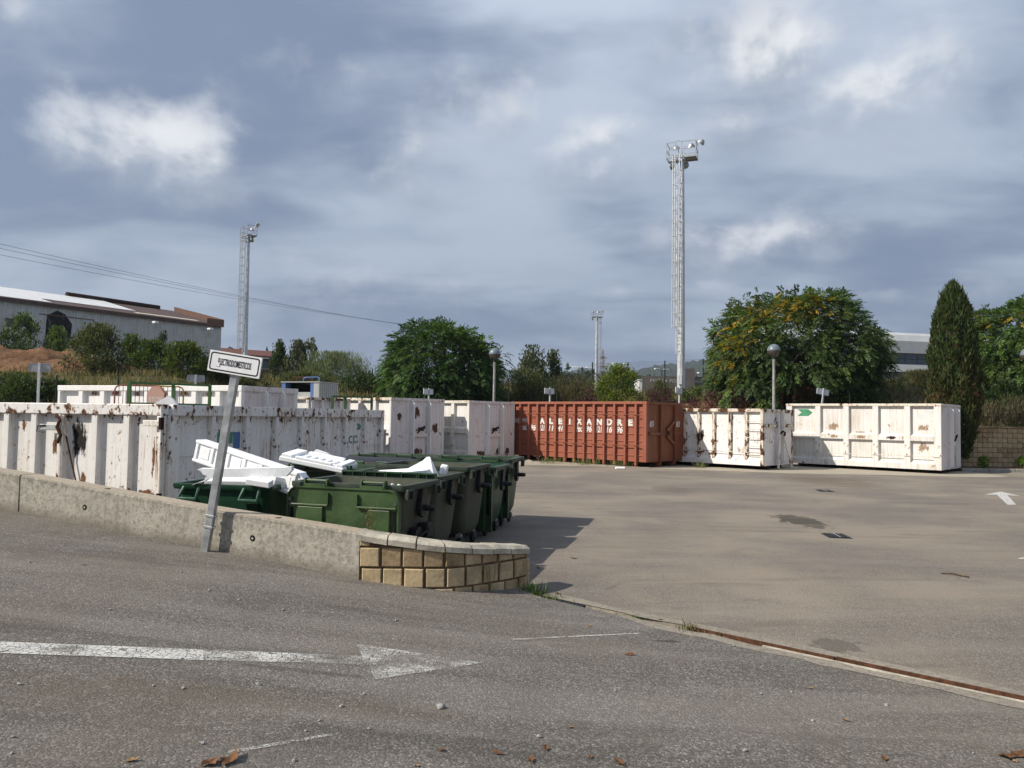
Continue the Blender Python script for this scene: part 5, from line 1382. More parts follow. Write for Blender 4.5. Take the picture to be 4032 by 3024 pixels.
def limb_mesh(parent, base, targets, r0, mat='bark', fork=.35, name='limb', trunk='trunk', lean=(0, 0)):
    base = Vector(base)
    top = base + Vector((lean[0], lean[1], fork))
    MB().tube([base - Vector((0, 0, .3)), base.lerp(top, .5) + Vector((.03, .02, 0)), top], [r0 * 1.15, r0 * .95, r0 * .8], 9).build(trunk, M[mat], parent, True)
    for tg in targets:
        tg = Vector(tg); m1 = top.lerp(tg, .45) + Vector((random.uniform(-.2, .2), random.uniform(-.2, .2), (tg.z - top.z) * .15))
        MB().tube([top - Vector((0, 0, .05)), m1, tg], [r0 * .5, r0 * .3, r0 * .08], 6).build(name, M[mat], parent, True)

def compound_tree(label, base, cen, rad, n_clump, n_leaf, cols, trunk_h, r0, extra=(), yellow=(), low=-.9, leaf_len=.46, seed=0, cat='tree'):
    """spreading tree with drooping feathered leaves; cen and rad describe the dome of the crown"""
    global RNG
    RNG = np.random.default_rng(100 + seed); random.seed(seed)
    root = thing('leafy_tree', label, cat, base)
    b = np.array(base); cen = np.array(cen) - b; rad = np.array(rad)
    d = rnd_dir(n_clump * 3)
    d = d[d[:, 2] > low][:n_clump]
    rr = np.where(RNG.random(len(d)) < .78, RNG.uniform(.82, 1.0, len(d)), RNG.uniform(.45, .85, len(d)))
    lump = 1 + .10 * np.sin(d[:, 0] * 5 + seed) * np.sin(d[:, 2] * 6 + d[:, 1] * 4)
    c = cen + d * rad * (rr * lump)[:, None]
    c = np.concatenate([c] + [np.array([np.array(e[0]) - b + RNG.normal(0, e[1], 3) for _ in range(e[2])]) for e in extra]) if extra else c
    n = len(c)
    crad = RNG.uniform(.42, .72, n)
    K = n_leaf
    out = unit(c - cen)
    o_dir = rnd_dir(n * K)
    cc = np.repeat(c, K, 0); cr = np.repeat(crad, K); oo = np.repeat(out, K, 0)
    o_dir = unit(o_dir + oo * .55 + np.array([0, 0, .25]))
    start = cc + o_dir * (cr * RNG.uniform(.15, .85, n * K))[:, None]
    ax = unit(o_dir + oo * .5 + np.array([0, 0, -.55]) + RNG.normal(0, .25, (n * K, 3)))
    L_ = leaf_len * RNG.uniform(.7, 1.2, n * K)
    sd = side_of(ax)
    # leaflets
    ts = np.array([.22, .22, .45, .45, .68, .68, .88, .88, 1.0]); sg_ = np.array([1, -1, 1, -1, 1, -1, 1, -1, 0.0])
    m_ = len(ts)
    A = np.repeat(ax, m_, 0); S = np.repeat(sd, m_, 0); LL = np.repeat(L_, m_)
    T = np.tile(ts, n * K); G = np.tile(sg_, n * K)
    droop = np.zeros((len(A), 3)); droop[:, 2] = -(T ** 2) * LL * .28
    Bp = np.repeat(start, m_, 0) + A * (LL * T * .85)[:, None] + droop
    la = unit(A * .75 + S * (G * .85)[:, None] + np.array([0, 0, -.28]) + RNG.normal(0, .12, A.shape))
    ls = unit(np.cross(la, np.cross(A, S)) + RNG.normal(0, .15, A.shape))
    ln = LL * RNG.uniform(.26, .48, len(A)); wd = ln * RNG.uniform(.36, .55, len(A))
    ccol = vary(cols, n, .24)
    col = np.repeat(np.repeat(ccol, K, 0), m_, 0)
    tint = 1 + RNG.normal(0, .16, (n * K, 1)); col = col * np.repeat(tint, m_, 0)
    ymask = np.zeros(n * K)
    for (yc, yr, ym) in yellow:
        q = (start + b - np.array(yc)) / np.array(yr)
        ymask = np.maximum(ymask, ym * np.exp(-(q ** 2).sum(1)))
    pick = RNG.random(n * K) < ymask
    yl = vary([(.30, .20, .016), (.37, .245, .02), (.20, .165, .02), (.14, .135, .022)], n * K, .2)
    lc = np.where(np.repeat(pick, m_)[:, None], np.repeat(yl, m_, 0), col)
    lc = np.clip(lc, .004, .8)
    crown = leaf_object('crown', Bp, la, ls, ln, wd, lc, root, M['leaves'])
    tg = [tuple(c[i] - out[i] * .2) for i in RNG.choice(n, min(n, 16), replace=False)]
    limb_mesh(root, (0, 0, 0), tg, r0, fork=trunk_h)
    return root

def bush(label, px, py_top, py_bot, d, wpx, cols, n=2600, leaf=.13, asp=.45, up=0.4, shape=1.0, stems=5, name='shrub', cat='shrub', spiky=0.0, depth=None, seed=0, base=None, zbase=None, lift=0.0):
    global RNG
    RNG = np.random.default_rng(500 + seed); random.seed(seed)
    top = at(px, py_top, d); x, y = top.x, top.y
    z0 = land_z(x, y) if zbase is None else zbase
    if base is not None: z0 = base
    H = top.z - z0; R = wpx * d / FPX / 2 * 1.18
    root = thing(name, label, cat, (x, y, z0 - .03))
    Dp = depth or R * .8
    nc = max(10, n // 60)
    u = RNG.random(nc) ** .8
    prof = (1 - np.clip(u, 0, 1) ** (2.6 * shape)) ** .5 * (.78 + .22 * np.clip(u / .2, 0, 1))
    a = RNG.uniform(0, 2 * math.pi, nc); q = np.sqrt(RNG.random(nc)) * .88
    c = np.stack([np.cos(a) * q * R * prof, np.sin(a) * q * Dp * prof, lift + u * (H * .93 - lift)], 1)
    K = n // nc
    C = np.repeat(c, K, 0)
    cr = np.repeat(RNG.uniform(.6, 1.25, nc), K) * min(.5, .22 * R + .12)
    p = C + rnd_dir(len(C)) * (cr * RNG.random(len(C)) ** .6)[:, None] * np.array([1, 1, 1 + spiky * 1.4])
    p[:, 2] = np.clip(p[:, 2], .02, H * 1.02)
    ax = unit(rnd_dir(len(C)) + np.array([0, 0, up]) + unit(p - np.array([0, 0, H * .35])) * .6)
    if spiky: ax = unit(ax + np.array([0, 0, spiky * 2.0]))
    ln = leaf * RNG.uniform(.6, 1.3, len(C)); wd = ln * asp
    ccol = np.repeat(vary(cols, nc, .15), K, 0) * (1 + RNG.normal(0, .2, (len(C), 1)))
    leaf_object('foliage', p, ax, side_of(ax), ln, wd, np.clip(ccol, .004, .7), root, M['leaves'])
    for k in range(stems):
        tgt = c[RNG.integers(0, nc)]
        MB().tube([(tgt[0] * .12, tgt[1] * .12, -.15), (tgt[0] * .5, tgt[1] * .5, tgt[2] * .55), tuple(tgt)], [.045, .028, .010], 5).build('stem', M['twig'], root)
    return root

def grass_patch(name, label, n, sampler, hmin, hmax, cols, kind='stuff', width=.022, cat='grass'):
    xy = sampler(n)
    z = np.array([land_z(a_, b_) for a_, b_ in xy])
    base = np.column_stack([xy, z - .03])
    ax = unit(RNG.normal(0, .28, (n, 3)) + np.array([0, 0, 1.0]))
    ln = RNG.uniform(hmin, hmax, n)
    o = leaf_object(name, base, ax, side_of(ax), ln, np.full(n, width) * RNG.uniform(.7, 1.4, n), vary(cols, n, .2), None, M['grass_blades'])
    return tag(o, label, cat, kind=kind)

# ------------------------------------------------------------------ trees
G_DARK = [(.056, .104, .025), (.045, .090, .023), (.074, .124, .028), (.038, .078, .023)]
p = at(1732, 1420, 41.0)
compound_tree('dense dark green dome shaped tree behind the white containers', (p.x, 41.6, land_z(p.x, 41.6)), (p.x, 41.6, 3.6), (3.0, 2.9, 3.05), 420, 15, G_DARK, 1.1, .20,
              extra=[((p.x + 3.0, 41.0, 4.2), .3, 7), ((p.x - 1.0, 39.2, 3.0), .5, 10), ((p.x + .9, 39.0, 2.9), .5, 10)], seed=1, low=-.62)
p = at(3150, 1400, 40.0)
T2 = (p.x, 40.6)
def yl(px, py, d=37.5): q = at(px, py, d); return (q.x, q.y, q.z)
compound_tree('broad tree turning yellow in patches behind the arrow marked container', (p.x - .4, 40.6, land_z(p.x, 40.6)), (p.x + .0, 40.6, 4.85), (4.30, 4.0, 3.55), 600, 15,
              [(.072, .116, .030), (.060, .104, .030), (.090, .134, .034), (.064, .100, .034)], 1.5, .24,
              extra=[(yl(2960, 1500, 38), .45, 14), (yl(3000, 1560, 38), .4, 8), (yl(3420, 1500, 39), .5, 10)],
              yellow=[(yl(3100, 1205), (2.0, 3.5, .55), .9), (yl(2900, 1310), (.9, 3.0, .9), .75), (yl(2880, 1400), (.7, 3, .8), .6), (yl(3240, 1190), (.9, 3.0, .35), .7), (yl(3000, 1250), (1.0, 3, .5), .5)], seed=2, low=-.42)
p = at(3985, 1400, 40.0)
compound_tree('green tree standing beyond the block wall, right behind the cypress', (p.x - .6, 38.5, land_z(p.x, 38.5)), (p.x + .4, 38.6, 4.9), (3.7, 3.3, 3.05), 400, 15,
              [(.075, .125, .028), (.062, .110, .026), (.088, .135, .030), (.050, .090, .026)], 1.5, .22,
              yellow=[(yl(3900, 1260), (.9, 3.0, .5), .35)], seed=3, low=-.45)

# cypress in the planter
def cypress(label, base, H, R, n, cols, seed, bottom=.25, name='cypress'):
    global RNG
    RNG = np.random.default_rng(900 + seed); random.seed(seed)
    root = thing(name, label, 'tree', base)
    u = RNG.random(n) ** .85
    prof = np.interp(u, [0, .09, .22, .36, .58, .67, .76, .855, .94, .975, 1.0], [.5, .70, .93, 1.0, .95, .86, .77, .66, .47, .30, .06])
    a = RNG.uniform(0, 2 * math.pi, n)
    rr = R * prof * (1 + .10 * np.sin(a * 5 + u * 9) + .09 * np.sin(a * 9 - u * 17) + .08 * np.sin(a * 3 + u * 31)) * np.where(RNG.random(n) < .8, RNG.uniform(.85, 1.03, n), RNG.uniform(.5, .9, n))
    p_ = np.stack([np.cos(a) * rr, np.sin(a) * rr, bottom + u * (H - bottom)], 1)
    out = np.stack([np.cos(a), np.sin(a), np.zeros(n)], 1)
    ax = unit(out * .35 + np.array([0, 0, 1.0]) + RNG.normal(0, .32, (n, 3)))
    ln = RNG.uniform(.10, .26, n); sd = side_of(ax)
    # brown, dying sprays gather in the lower half
    brown = np.clip(.55 - np.abs(u - .28) * 1.3, .04, .5) * (.5 + .8 * (np.sin(a * 3 + u * 11) > .1))
    g = vary(cols, n, .2); bcol = vary([(.13, .075, .032), (.10, .055, .028), (.085, .07, .03)], n, .2)
    c = np.where((RNG.random(n) < brown)[:, None], bcol, g)
    leaf_object('foliage', p_, ax, sd, ln, ln * .34, c, root, M['leaves'])
    m_ = n // 7                # wisps at the top and along the outline
    uu = 1 - RNG.random(m_) ** 2 * .5; aa = RNG.uniform(0, 6.283, m_)
    r2 = R * np.interp(uu, [.58, .67, .76, .855, .94, .975, 1.0], [.95, .86, .77, .66, .47, .30, .06]) * RNG.uniform(.8, 1.12, m_)
    p2 = np.stack([np.cos(aa) * r2, np.sin(aa) * r2, bottom + uu * (H - bottom) + RNG.uniform(0, .25, m_)], 1)
    ax2 = unit(np.array([0, 0, 1.0]) + RNG.normal(0, .22, (m_, 3)))
    leaf_object('tip_spray', p2, ax2, side_of(ax2), RNG.uniform(.15, .36, m_), np.full(m_, .035), vary(cols, m_, .2), root, M['leaves'])
    MB().tube([(0, 0, -.2), (0, 0, H * .5), (0, 0, H * .93)], [.14, .09, .02], 7).build('trunk', M['bark'], root)
    return root
p = at(3768, 1450, 29.9)
cypress('tall browning cypress beside the stone block wall', (p.x + .05, 30.15, .14), 6.85, .86, 18000, [(.055, .080, .024), (.042, .066, .020), (.066, .088, .026)], 4)

# shrubs on the bank, left to right
GR = [(.075, .115, .034), (.06, .095, .028), (.09, .125, .036)]
OL = [(.085, .10, .042), (.07, .085, .036), (.10, .11, .048)]
DK = [(.04, .068, .022), (.032, .055, .02), (.05, .08, .026)]
PALE = [(.155, .185, .10), (.125, .16, .085), (.18, .20, .115)]
bush('tall loose shrub against the warehouse under the rusty wall streaks', 95, 1235, 1410, 56, 190, GR, 3000, .22, seed=1, shape=.8, spiky=.25)
bush('light green shrub before the soot stain on the warehouse', 232, 1285, 1400, 56, 100, [(.10, .15, .04), (.085, .13, .036)], 3000, .22, seed=2, shape=.7, spiky=.35)
bush('low shrub at the left edge of the red earth heap', 20, 1305, 1420, 54, 170, DK, 2200, .2, seed=3)
bush('big rounded olive shrub at the edge of the red earth heap', 385, 1282, 1500, 37.5, 235, OL, 7500, .15, seed=4, shape=.85)
bush('leafy green shrub beside the grey earth heap', 520, 1325, 1480, 43, 130, GR, 2600, .18, seed=5, spiky=.2)
bush('dense green shrub in front of the warehouse, next to dark bare topped one', 590, 1345, 1470, 42, 160, [(.07, .105, .024), (.058, .092, .022)], 3400, .18, seed=6)
bush('dark feathery shrub rising against the warehouse wall', 652, 1312, 1460, 56, 110, DK, 1500, .22, .3, seed=7, spiky=.6)
bush('round green shrub between warehouse corner and name sign', 735, 1352, 1510, 38.5, 195, [(.085, .11, .026), (.07, .095, .024)], 4600, .16, seed=8)
bush('shrub partly hidden behind the leaning name sign', 880, 1410, 1530, 40, 190, DK, 3200, .18, seed=9)
bush('brown green shrub below the red roofed building', 985, 1455, 1560, 39, 160, OL, 2400, .15, seed=10)
bush('small dark pointed conifer beside the tall open shrubs', 1100, 1345, 1480, 58, 75, DK, 2600, .2, .4, seed=11, spiky=.8, shape=.6, name='conifer', cat='tree')
bush('tall open shrub with upright branches beside the dark conifer', 1180, 1350, 1500, 57, 130, [(.085, .095, .052), (.07, .08, .045)], 1700, .26, .5, seed=12, spiky=.7, shape=.5)
bush('tall open shrub with thin upright branches above the silvery bush', 1235, 1342, 1500, 58, 130, [(.085, .095, .052), (.07, .08, .045)], 1300, .26, .5, seed=13, spiky=.9, shape=.4)
bush('broad silvery feathery bush behind the blue recycling box', 1325, 1398, 1570, 45, 330, PALE, 9000, .24, .10, up=1.2, seed=14, spiky=.5, shape=.8, depth=1.6)
bush('olive shrub at the foot of the silvery bush', 1200, 1470, 1580, 43, 230, OL, 3200, .14, seed=15)
bush('dark undergrowth between silvery bush and dark green tree', 1420, 1470, 1580, 42, 220, DK, 3000, .15, seed=16)
bush('tall grey green shrub right of the dark tree, with upright shoots', 2092, 1368, 1570, 47, 150, [(.08, .095, .045), (.065, .08, .038), (.095, .105, .055)], 3200, .17, .5, seed=17, spiky=.7, shape=.6)
bush('second upright shrub next to the wire fence gap', 2180, 1385, 1570, 48, 80, [(.08, .095, .045), (.065, .08, .038)], 1500, .17, .5, seed=18, spiky=.9, shape=.5)
bush('spreading olive shrub below the upright shoots', 2075, 1455, 1580, 44, 260, OL, 4200, .14, seed=19)
bush('low brown brush behind the orange container', 2270, 1490, 1580, 44, 220, [(.12, .10, .055), (.09, .085, .045), (.07, .075, .03)], 3600, .2, .15, up=1.0, seed=20, spiky=.4)
bush('round yellow green bush behind the orange container', 2437, 1436, 1580, 41, 185, [(.125, .165, .022), (.105, .15, .022), (.15, .18, .03)], 7500, .12, .6, seed=21, shape=1.15)
bush('feathery olive bush right of the round yellow green bush', 2600, 1508, 1580, 43, 130, OL, 2600, .2, .12, up=1.0, seed=22, spiky=.4)
PUR = [(.075, .020, .032), (.055, .016, .026), (.09, .028, .038)]
bush('small purple leaved shrub left of the round yellow green bush', 2325, 1532, 1590, 39, 130, PUR, 1900, .10, seed=23)
bush('purple leaved shrub below the floodlight mast', 2610, 1530, 1590, 39, 200, PUR, 3200, .10, seed=24)
bush('purple leaved shrub right of the tilted white post', 2790, 1546, 1610, 38.5, 210, PUR, 3400, .10, seed=25)
bush('purple leaved shrub at the foot of the yellowing tree', 2930, 1538, 1610, 38.0, 180, PUR, 3000, .10, seed=26)
bush('dry grey bush on top of the stone block wall', 3900, 1590, 1680, 32.6, 130, [(.17, .14, .095), (.13, .11, .07), (.10, .095, .05)], 1700, .22, .10, up=.9, seed=27, spiky=.2)
bush('dry tangled bush on the block wall at its outer stretch', 4010, 1570, 1680, 33.0, 150, [(.16, .135, .095), (.12, .105, .07), (.09, .09, .045)], 1900, .24, .10, up=.9, seed=28, spiky=.2)
bush('dark shrub in the gap under the right hand tree', 3960, 1500, 1640, 35.5, 170, DK, 2200, .14, seed=29)
bush('dark green hedge mass below the red earth heap', 60, 1475, 1600, 31, 300, [(.045, .07, .022), (.06, .085, .028)], 6000, .13, seed=30, depth=1.2)
bush('green hedge mass beside the wire fence post', 205, 1500, 1600, 31.5, 190, [(.05, .075, .024), (.075, .085, .035)], 3600, .13, seed=31, depth=1.0)
bush('grassy mound shrub in front of right hand office block', 3625, 1470, 1590, 44, 190, [(.12, .115, .05), (.09, .095, .04)], 2600, .24, .10, up=1.0, seed=32, spiky=.4)
bush('low green shrub on the bank right of the mast', 2720, 1522, 1580, 44, 110, GR, 1400, .15, seed=33)
bush('dark low foliage under the yellowing tree', 3350, 1540, 1590, 38, 260, DK, 3000, .14, seed=34)
for k, (px, lab) in enumerate(((3875, 'bright green weed at the foot of the stone block wall'), (4028, 'bright green weed at the planter edge by the frame side'))):
    bush(lab, px, 1805, 1838, 30.0, 34, [(.14, .24, .03), (.11, .20, .03)], 260, .16, .2, up=1.0, stems=2, seed=40 + k, name='weed_plant', cat='weed', zbase=.14)

# dry grass over the bank
def samp(n):
    x = RNG.uniform(-42, 34, n); t_ = RNG.random(n)
    y = np.array([lerp_tab(Y0, a_) for a_ in x]) + .3 + t_ * 19
    return np.column_stack([x, y])
RNG = np.random.default_rng(77)
grass_patch('bank_grass', 'dry grass and weeds covering the bank', 70000, samp, .16, .55, [(.20, .165, .075), (.15, .14, .06), (.10, .115, .04), (.24, .195, .10), (.12, .10, .05)], width=.035)
def samp2(n):
    x = RNG.uniform(5, 34, n); y = 43.5 + RNG.random(n) * 7
    return np.column_stack([x, y])
grass_patch('tall_grass', 'tall pale straw coloured grass along the crest of the bank', 16000, samp2, .25, .65, [(.26, .215, .10), (.21, .185, .08), (.15, .15, .06)], width=.028)
def samp3(n):
    x = RNG.uniform(-4, 5, n); y = 43.5 + RNG.random(n) * 6
    return np.column_stack([x, y])
grass_patch('tall_grass', 'brown reedy grass on the crest behind the orange container', 9000, samp3, .4, 1.0, [(.18, .145, .075), (.14, .12, .06), (.11, .11, .05)], width=.028)

# ------------------------------------------------------------------ planter with block wall on the right
kb = MB().cbox(0, .985, 0, .14, -.02, .13, .015).mesh('kerb_stone', M['kerb_stone'])
ke = thing('kerb', 'pale concrete kerb along the planter below the block wall', 'kerb', (17.0, 29.05, 0), -.02)
for k in range(9):
    o = link('kerb_stone', kb, ke); o.location = (k * 1.0, 0, 0)
tag(MB().prism([(15.6, 30.8), (17.0, 29.19), (26, 29.0), (26, 31.0)], .004, .10).build('planter_soil', M['soil']), kind='structure')
yw = thing('block_wall', 'yellow stone block wall beside the cypress and the white container', 'wall', (15.9, 30.9, .05))
MB().box(-.2, 9.6, .03, .22, 0, 1.60).build('mortar_core', M['mortar'], yw)
bm_ = [MB().cbox(0, .385 + .001 * s, 0, .10, 0, .182, .008).mesh('block', M[mn]) for s, mn in enumerate(('block_stone', 'block_brown', 'block_stone'))]
for r_ in range(8):
    for k in range(24):
        o = link('block', random.choice(bm_), yw); o.location = (k * .40 + (.2 if r_ % 2 else 0) - .2, random.uniform(-.012, .0), .02 + r_ * .198)
for k in range(10):
    MB().cbox(-.2 + k * .98, -.2 + k * .98 + .965, -.05, .26, 1.602, 1.66, .01).build('coping_stone', M['block_brown'], yw)

# wire fence along the wall behind the containers
def fence_post(label, px, py, d, base, r=.03):
    p = at(px, py, d)
    o = MB().lathe([(r, 0), (r, p.z - base), (r * .5, p.z - base + .02)], 8).build('fence_post', M['post_green'])
    o.location = (p.x, p.y, base); tag(o, label, 'fence post', 'green fence posts along the bank foot'); return p
FP = []
for lab, px, py, d, b_ in (('dark green fence post left of the clean white container', 224, 1478, 28.0, 1.3), ('dark green fence post above the clean white container', 467, 1485, 33.2, 1.3),
                        ('dark green fence post left of the round tree top', 1467, 1452, 44, 2.6), ('dark fence post behind the joint of white and orange containers', 2003, 1545, 36.6, 1.3),
                        ('green fence post beside the flat white sign back', 2192, 1546, 36.6, 1.3), ('short fence post above the arrow marked container', 3605, 1561, 33.0, 1.3),
                        ('fence post in the shade of the yellowing tree', 3346, 1555, 35.2, 1.3)):
    FP.append(fence_post(lab, px, py, d, b_))

back_sign('grey sign back on a post before the red earth heap', 155, 1447, 27.0, 77, 1.25, rz=.15, bmat='sign_back')
back_sign('grey sign back above the clean white container, shrubs behind', 771, 1490, 33.0, 63, 1.25, rz=.25, w_=.70, bmat='sign_back')
back_sign('white sign back in front of the dark green tree', 1689, 1542, 37.0, 28, 1.25, rz=.95)
back_sign('white sign back above the orange container at its white neighbour', 2166, 1540, 37.0, 37, 1.25, rz=.80)
back_sign('white sign back below the tall floodlight mast', 2681, 1538, 37.0, 31, 1.25, tilt=.06, rz=.90)
back_sign('tilted white sign back under the yellowing tree', 3247, 1541, 35.6, 56, 1.25, tilt=.14, rz=.35)

# ------------------------------------------------------------------ masts
p = at(2681, 1560, 56); mast('tall floodlight mast with ladder cage rising over the orange container', (p.x, p.y, land_z(p.x, p.y)), 21.0 - land_z(p.x, p.y), -.38, 1.15)
p = at(962, 1500, 88); mast('floodlight mast behind the leaning name sign', (p.x, p.y, land_z(p.x, p.y)), 22.1 - land_z(p.x, p.y), -.85, .95)
p = at(2347, 1500, 146); mast('farthest floodlight mast, near the red lattice pylon', (p.x, p.y, land_z(p.x, p.y)), 21.0 - land_z(p.x, p.y), .25, flip=-1)
# ------------------------------------------------------------------ warehouse on the left
A = at(-700, 1080, 57.0); A = Vector((A.x, A.y, 0))
B = at(872, 1286, 90.0); Bz = B.z; B = Vector((B.x, B.y, 0))
A0 = at(0, 1176, 70.0); dirw = (B - Vector((A0.x, A0.y, 0))).normalized()
A = B - dirw * 46
Lw = (B - A).length
wz0 = 3.7
wh = thing('warehouse', 'long grey corrugated warehouse with rusty roof edge and soot stain', 'warehouse', (A.x, A.y, wz0), math.atan2(dirw.y, dirw.x))
hw = Bz - wz0
prof = []
k = 0.0
while k < Lw:
    prof += [(k, 0.0), (k + .13, 0.0), (k + .16, -.045), (k + .27, -.045), (k + .30, 0.0)]; k += .30
prof = [q for q in prof if q[0] <= Lw] + [(Lw, 0.0)]
mb = MB(); n = len(prof)
mb.v = [(x, y, 0) for x, y in prof] + [(x, y, hw) for x, y in prof]
mb.f = [(i, i + 1, n + i + 1, n + i) for i in range(n - 1)]
mb.build('wall_cladding', M['warehouse_wall'], wh)
MB().box(0, Lw, .02, .3, -.5, hw - .02).build('wall_core', M['facade_grey'], wh)
MB().prism([(.3, 0), (18, 0), (18, hw), (9.2, hw + 2.25), (.3, hw)], Lw - .3, Lw, 'yz').build('gable_wall', M['warehouse_wall'], wh)
MB().prism([(-.25, hw - .02), (9.2, hw + 2.25), (9.2, hw + 2.40), (-.25, hw + .14)], 0, Lw - .31, 'yz').build('roof', M['roof_brown'], wh)
rf = wh.children[-1]
MB().box(0, Lw - .32, -.30, -.252, hw - .20, hw + .15).build('eave_trim', M['roof_brown'], rf)
def roof_sheet(x0, x1, f0, f1, mat, name, x2=None, x3=None):
    z = lambda f: hw + .17 + 2.26 * f; y = lambda f: -.2 + 9.4 * f
    x2 = x0 if x2 is None else x2; x3 = x1 if x3 is None else x3
    MB().hexa([(x0, y(f0), z(f0)), (x1, y(f0), z(f0)), (x3, y(f1), z(f1)), (x2, y(f1), z(f1)),
               (x0, y(f0), z(f0) + .04), (x1, y(f0), z(f0) + .04), (x3, y(f1), z(f1) + .04), (x2, y(f1), z(f1) + .04)]).build(name, M[mat], rf)
roof_sheet(19.5, 27.0, .04, .96, 'roof_white', 'roof_sheet')
roof_sheet(27.2, 37.0, .30, .98, 'roof_white', 'roof_sheet')
roof_sheet(12, 19.2, .02, .40, 'roof_cream', 'roof_sheet')
roof_sheet(36.0, 43.5, .08, .16, 'roof_cream', 'roof_sheet')
MB().tube([(33, 9.2, hw + 2.6), (44.0, 9.2, hw + 2.55)], .28, 10).build('ridge_vent', M['dark_rust'], rf)
MB().prism([(-.3, hw - .1), (9.2, hw + 2.2), (9.2, hw + 2.9), (5, hw + 2.0), (-.3, hw + .8)], Lw + .01, Lw + .12, 'yz').build('parapet', M['warehouse_rust'], wh)
MB().box(Lw - 2.2, Lw + .0, -.33, -.305, hw - .1, hw + .75).build('parapet', M['warehouse_rust'], wh)
def wx(px):      # distance along the wall seen at a photograph column
    k_ = (px - 2016) / FPX
    return (k_ * A.y - A.x) / (dirw.x - k_ * dirw.y)
m, t = newmat('soot_stain'); v = t.obj(); n_ = t.noise(t.mapping(v, (.8, .8, .35)), 1, 5, .6)
sx = t.n('ShaderNodeSeparateXYZ', ins={0: v})
t.out(t.n('ShaderNodeMixShader', ins={0: t.ramp(n_, .36, .56, .25, .96), 1: t.n('ShaderNodeBsdfTransparent').outputs[0], 2: t.principled((.012, .011, .011), .9)}).outputs[0]); M['soot_stain'] = m
x0, x1 = wx(160), wx(264)
MB().prism([(x0, hw - 5.5), (x1, hw - 5.5), (x1 + .2, hw - 1.6), (x1 - .5, hw - .7), (x0 + 1.2, hw - .45), (x0 + .3, hw - 1.0)], -.058, -.05, 'xz').build('soot_mark', M['soot_stain'], wh)
for px0, px1, z0, z1 in ((12, 46, hw - 2.45, hw - 1.85), (255, 292, hw - 4.0, hw - 3.0)):
    wn = MB().box(wx(px0), wx(px1), -.09, -.06, z0, z1).build('window', M['glass'], wh)
    MB().box(wx(px0) - .1, wx(px1) + .4, -.35, -.05, z1 + .05, z1 + .12).build('canopy', M['roof_brown'], wn)
xd0, xd1 = wx(140), wx(355)
MB().box(xd0, xd1, -.075, -.05, hw - 1.0, hw - .92).build('door_track', M['warehouse_rust'], wh)
MB().box(xd1, xd1 + .10, -.075, -.05, 0, hw - .92).build('door_frame', M['warehouse_rust'], wh)
for px in (572, 790):
    lp = MB().cbox(wx(px) - .1, wx(px) + .35, -1.5, -.9, hw - .7, hw - .48, .04).build('wall_lamp', M['sign_white'], wh)
    MB().bar((wx(px) + .1, -.9, hw - .55), (wx(px) + .1, -.05, hw - .6), .06, .06).build('lamp_arm', M['galv'], lp)

# low red roofed building beyond
p = at(880, 1400, 120); q = at(1120, 1400, 126)
rb = thing('brick_building', 'low brick building with a red roof beyond the mast', 'building', (p.x, p.y, 4.0), math.atan2(q.y - p.y, q.x - p.x))
Lr = math.hypot(q.x - p.x, q.y - p.y); hz = at(900, 1393, 120).z - 4.0
MB().box(0, Lr, 0, 10, 0, hz).build('wall', M['brick_red'], rb)
MB().prism([(-.8, hz + .002), (5, hz + 1.3), (11, hz + .002), (11, hz - .25), (-.8, hz - .25)], -.6, Lr + .6, 'yz').build('roof', M['brick_red'], rb)
MB().box(-.5, Lr + .5, -1.2, -.81, hz - .5, hz - .28).build('eave_band', M['facade_grey'], rb)
for k in range(4): 
    wn = MB().box(1 + k * 2.3, 2.6 + k * 2.3, -.03, .0, hz - 2.0, hz - .8).build('window', M['glass'], rb)
    MB().box(1 + k * 2.3 - .06, 2.6 + k * 2.3 + .06, -.06, -.031, hz - 2.08, hz - 2.0).build('sill', M['facade_grey'], wn)

# modern office block behind the right hand trees
p = at(3030, 1300, 110); q = at(3990, 1300, 118)
z_ = lambda py: at(3600, py, 112).z
ob = thing('office_block', 'pale grey modern building with ribbon windows behind the trees', 'building', (p.x, p.y, 3.5), math.atan2(q.y - p.y, q.x - p.x))
Lo = math.hypot(q.x - p.x, q.y - p.y)
b0 = 3.5
MB().box(0, Lo, 0, 14, 0, z_(1462) - b0).build('base_storey', M['facade_brick'], ob)
MB().box(0, Lo, -.25, 14.2, z_(1462) - b0 + .002, z_(1432) - b0).build('white_band', M['facade_white'], ob)
MB().box(.1, Lo - .1, .25, 13.8, z_(1432) - b0 + .002, z_(1386) - b0).build('window_core', M['steel_dark'], ob)
MB().box(-.1, Lo + .1, -.3, 14.3, z_(1386) - b0 + .002, z_(1338) - b0).build('upper_band', M['facade_grey'], ob)
MB().prism([(-.3, z_(1338) - b0 + .003), (14.3, z_(1338) - b0 + .003), (14.3, z_(1310) - b0), (1.2, z_(1300) - b0), (.3, z_(1312) - b0)], -.1, Lo + .1, 'yz').build('roof_band', M['facade_grey'], ob)
zw0, zw1 = z_(1432) - b0 + .05, z_(1386) - b0 - .05
for k in range(int(Lo / 2.0)):
    x = .2 + k * 2.0
    for z0, z1 in ((zw0, (zw0 + zw1) / 2 - .04), ((zw0 + zw1) / 2 + .04, zw1)):
        MB().box(x, x + 1.9, .19, .23, z0, z1).build('window_pane', M['glass'], ob)
for k in range(int(Lo / 3.0)):
    MB().box(.5 + k * 3.0, .54 + k * 3.0, -.03, .0, 0, z_(1462) - b0 - .05).build('panel_joint', M['facade_grey'], ob)
for k in range(4):
    MB().box(0, Lo, -.02, .0, .8 + k * .55, .83 + k * .55).build('panel_joint', M['perimeter'], ob)

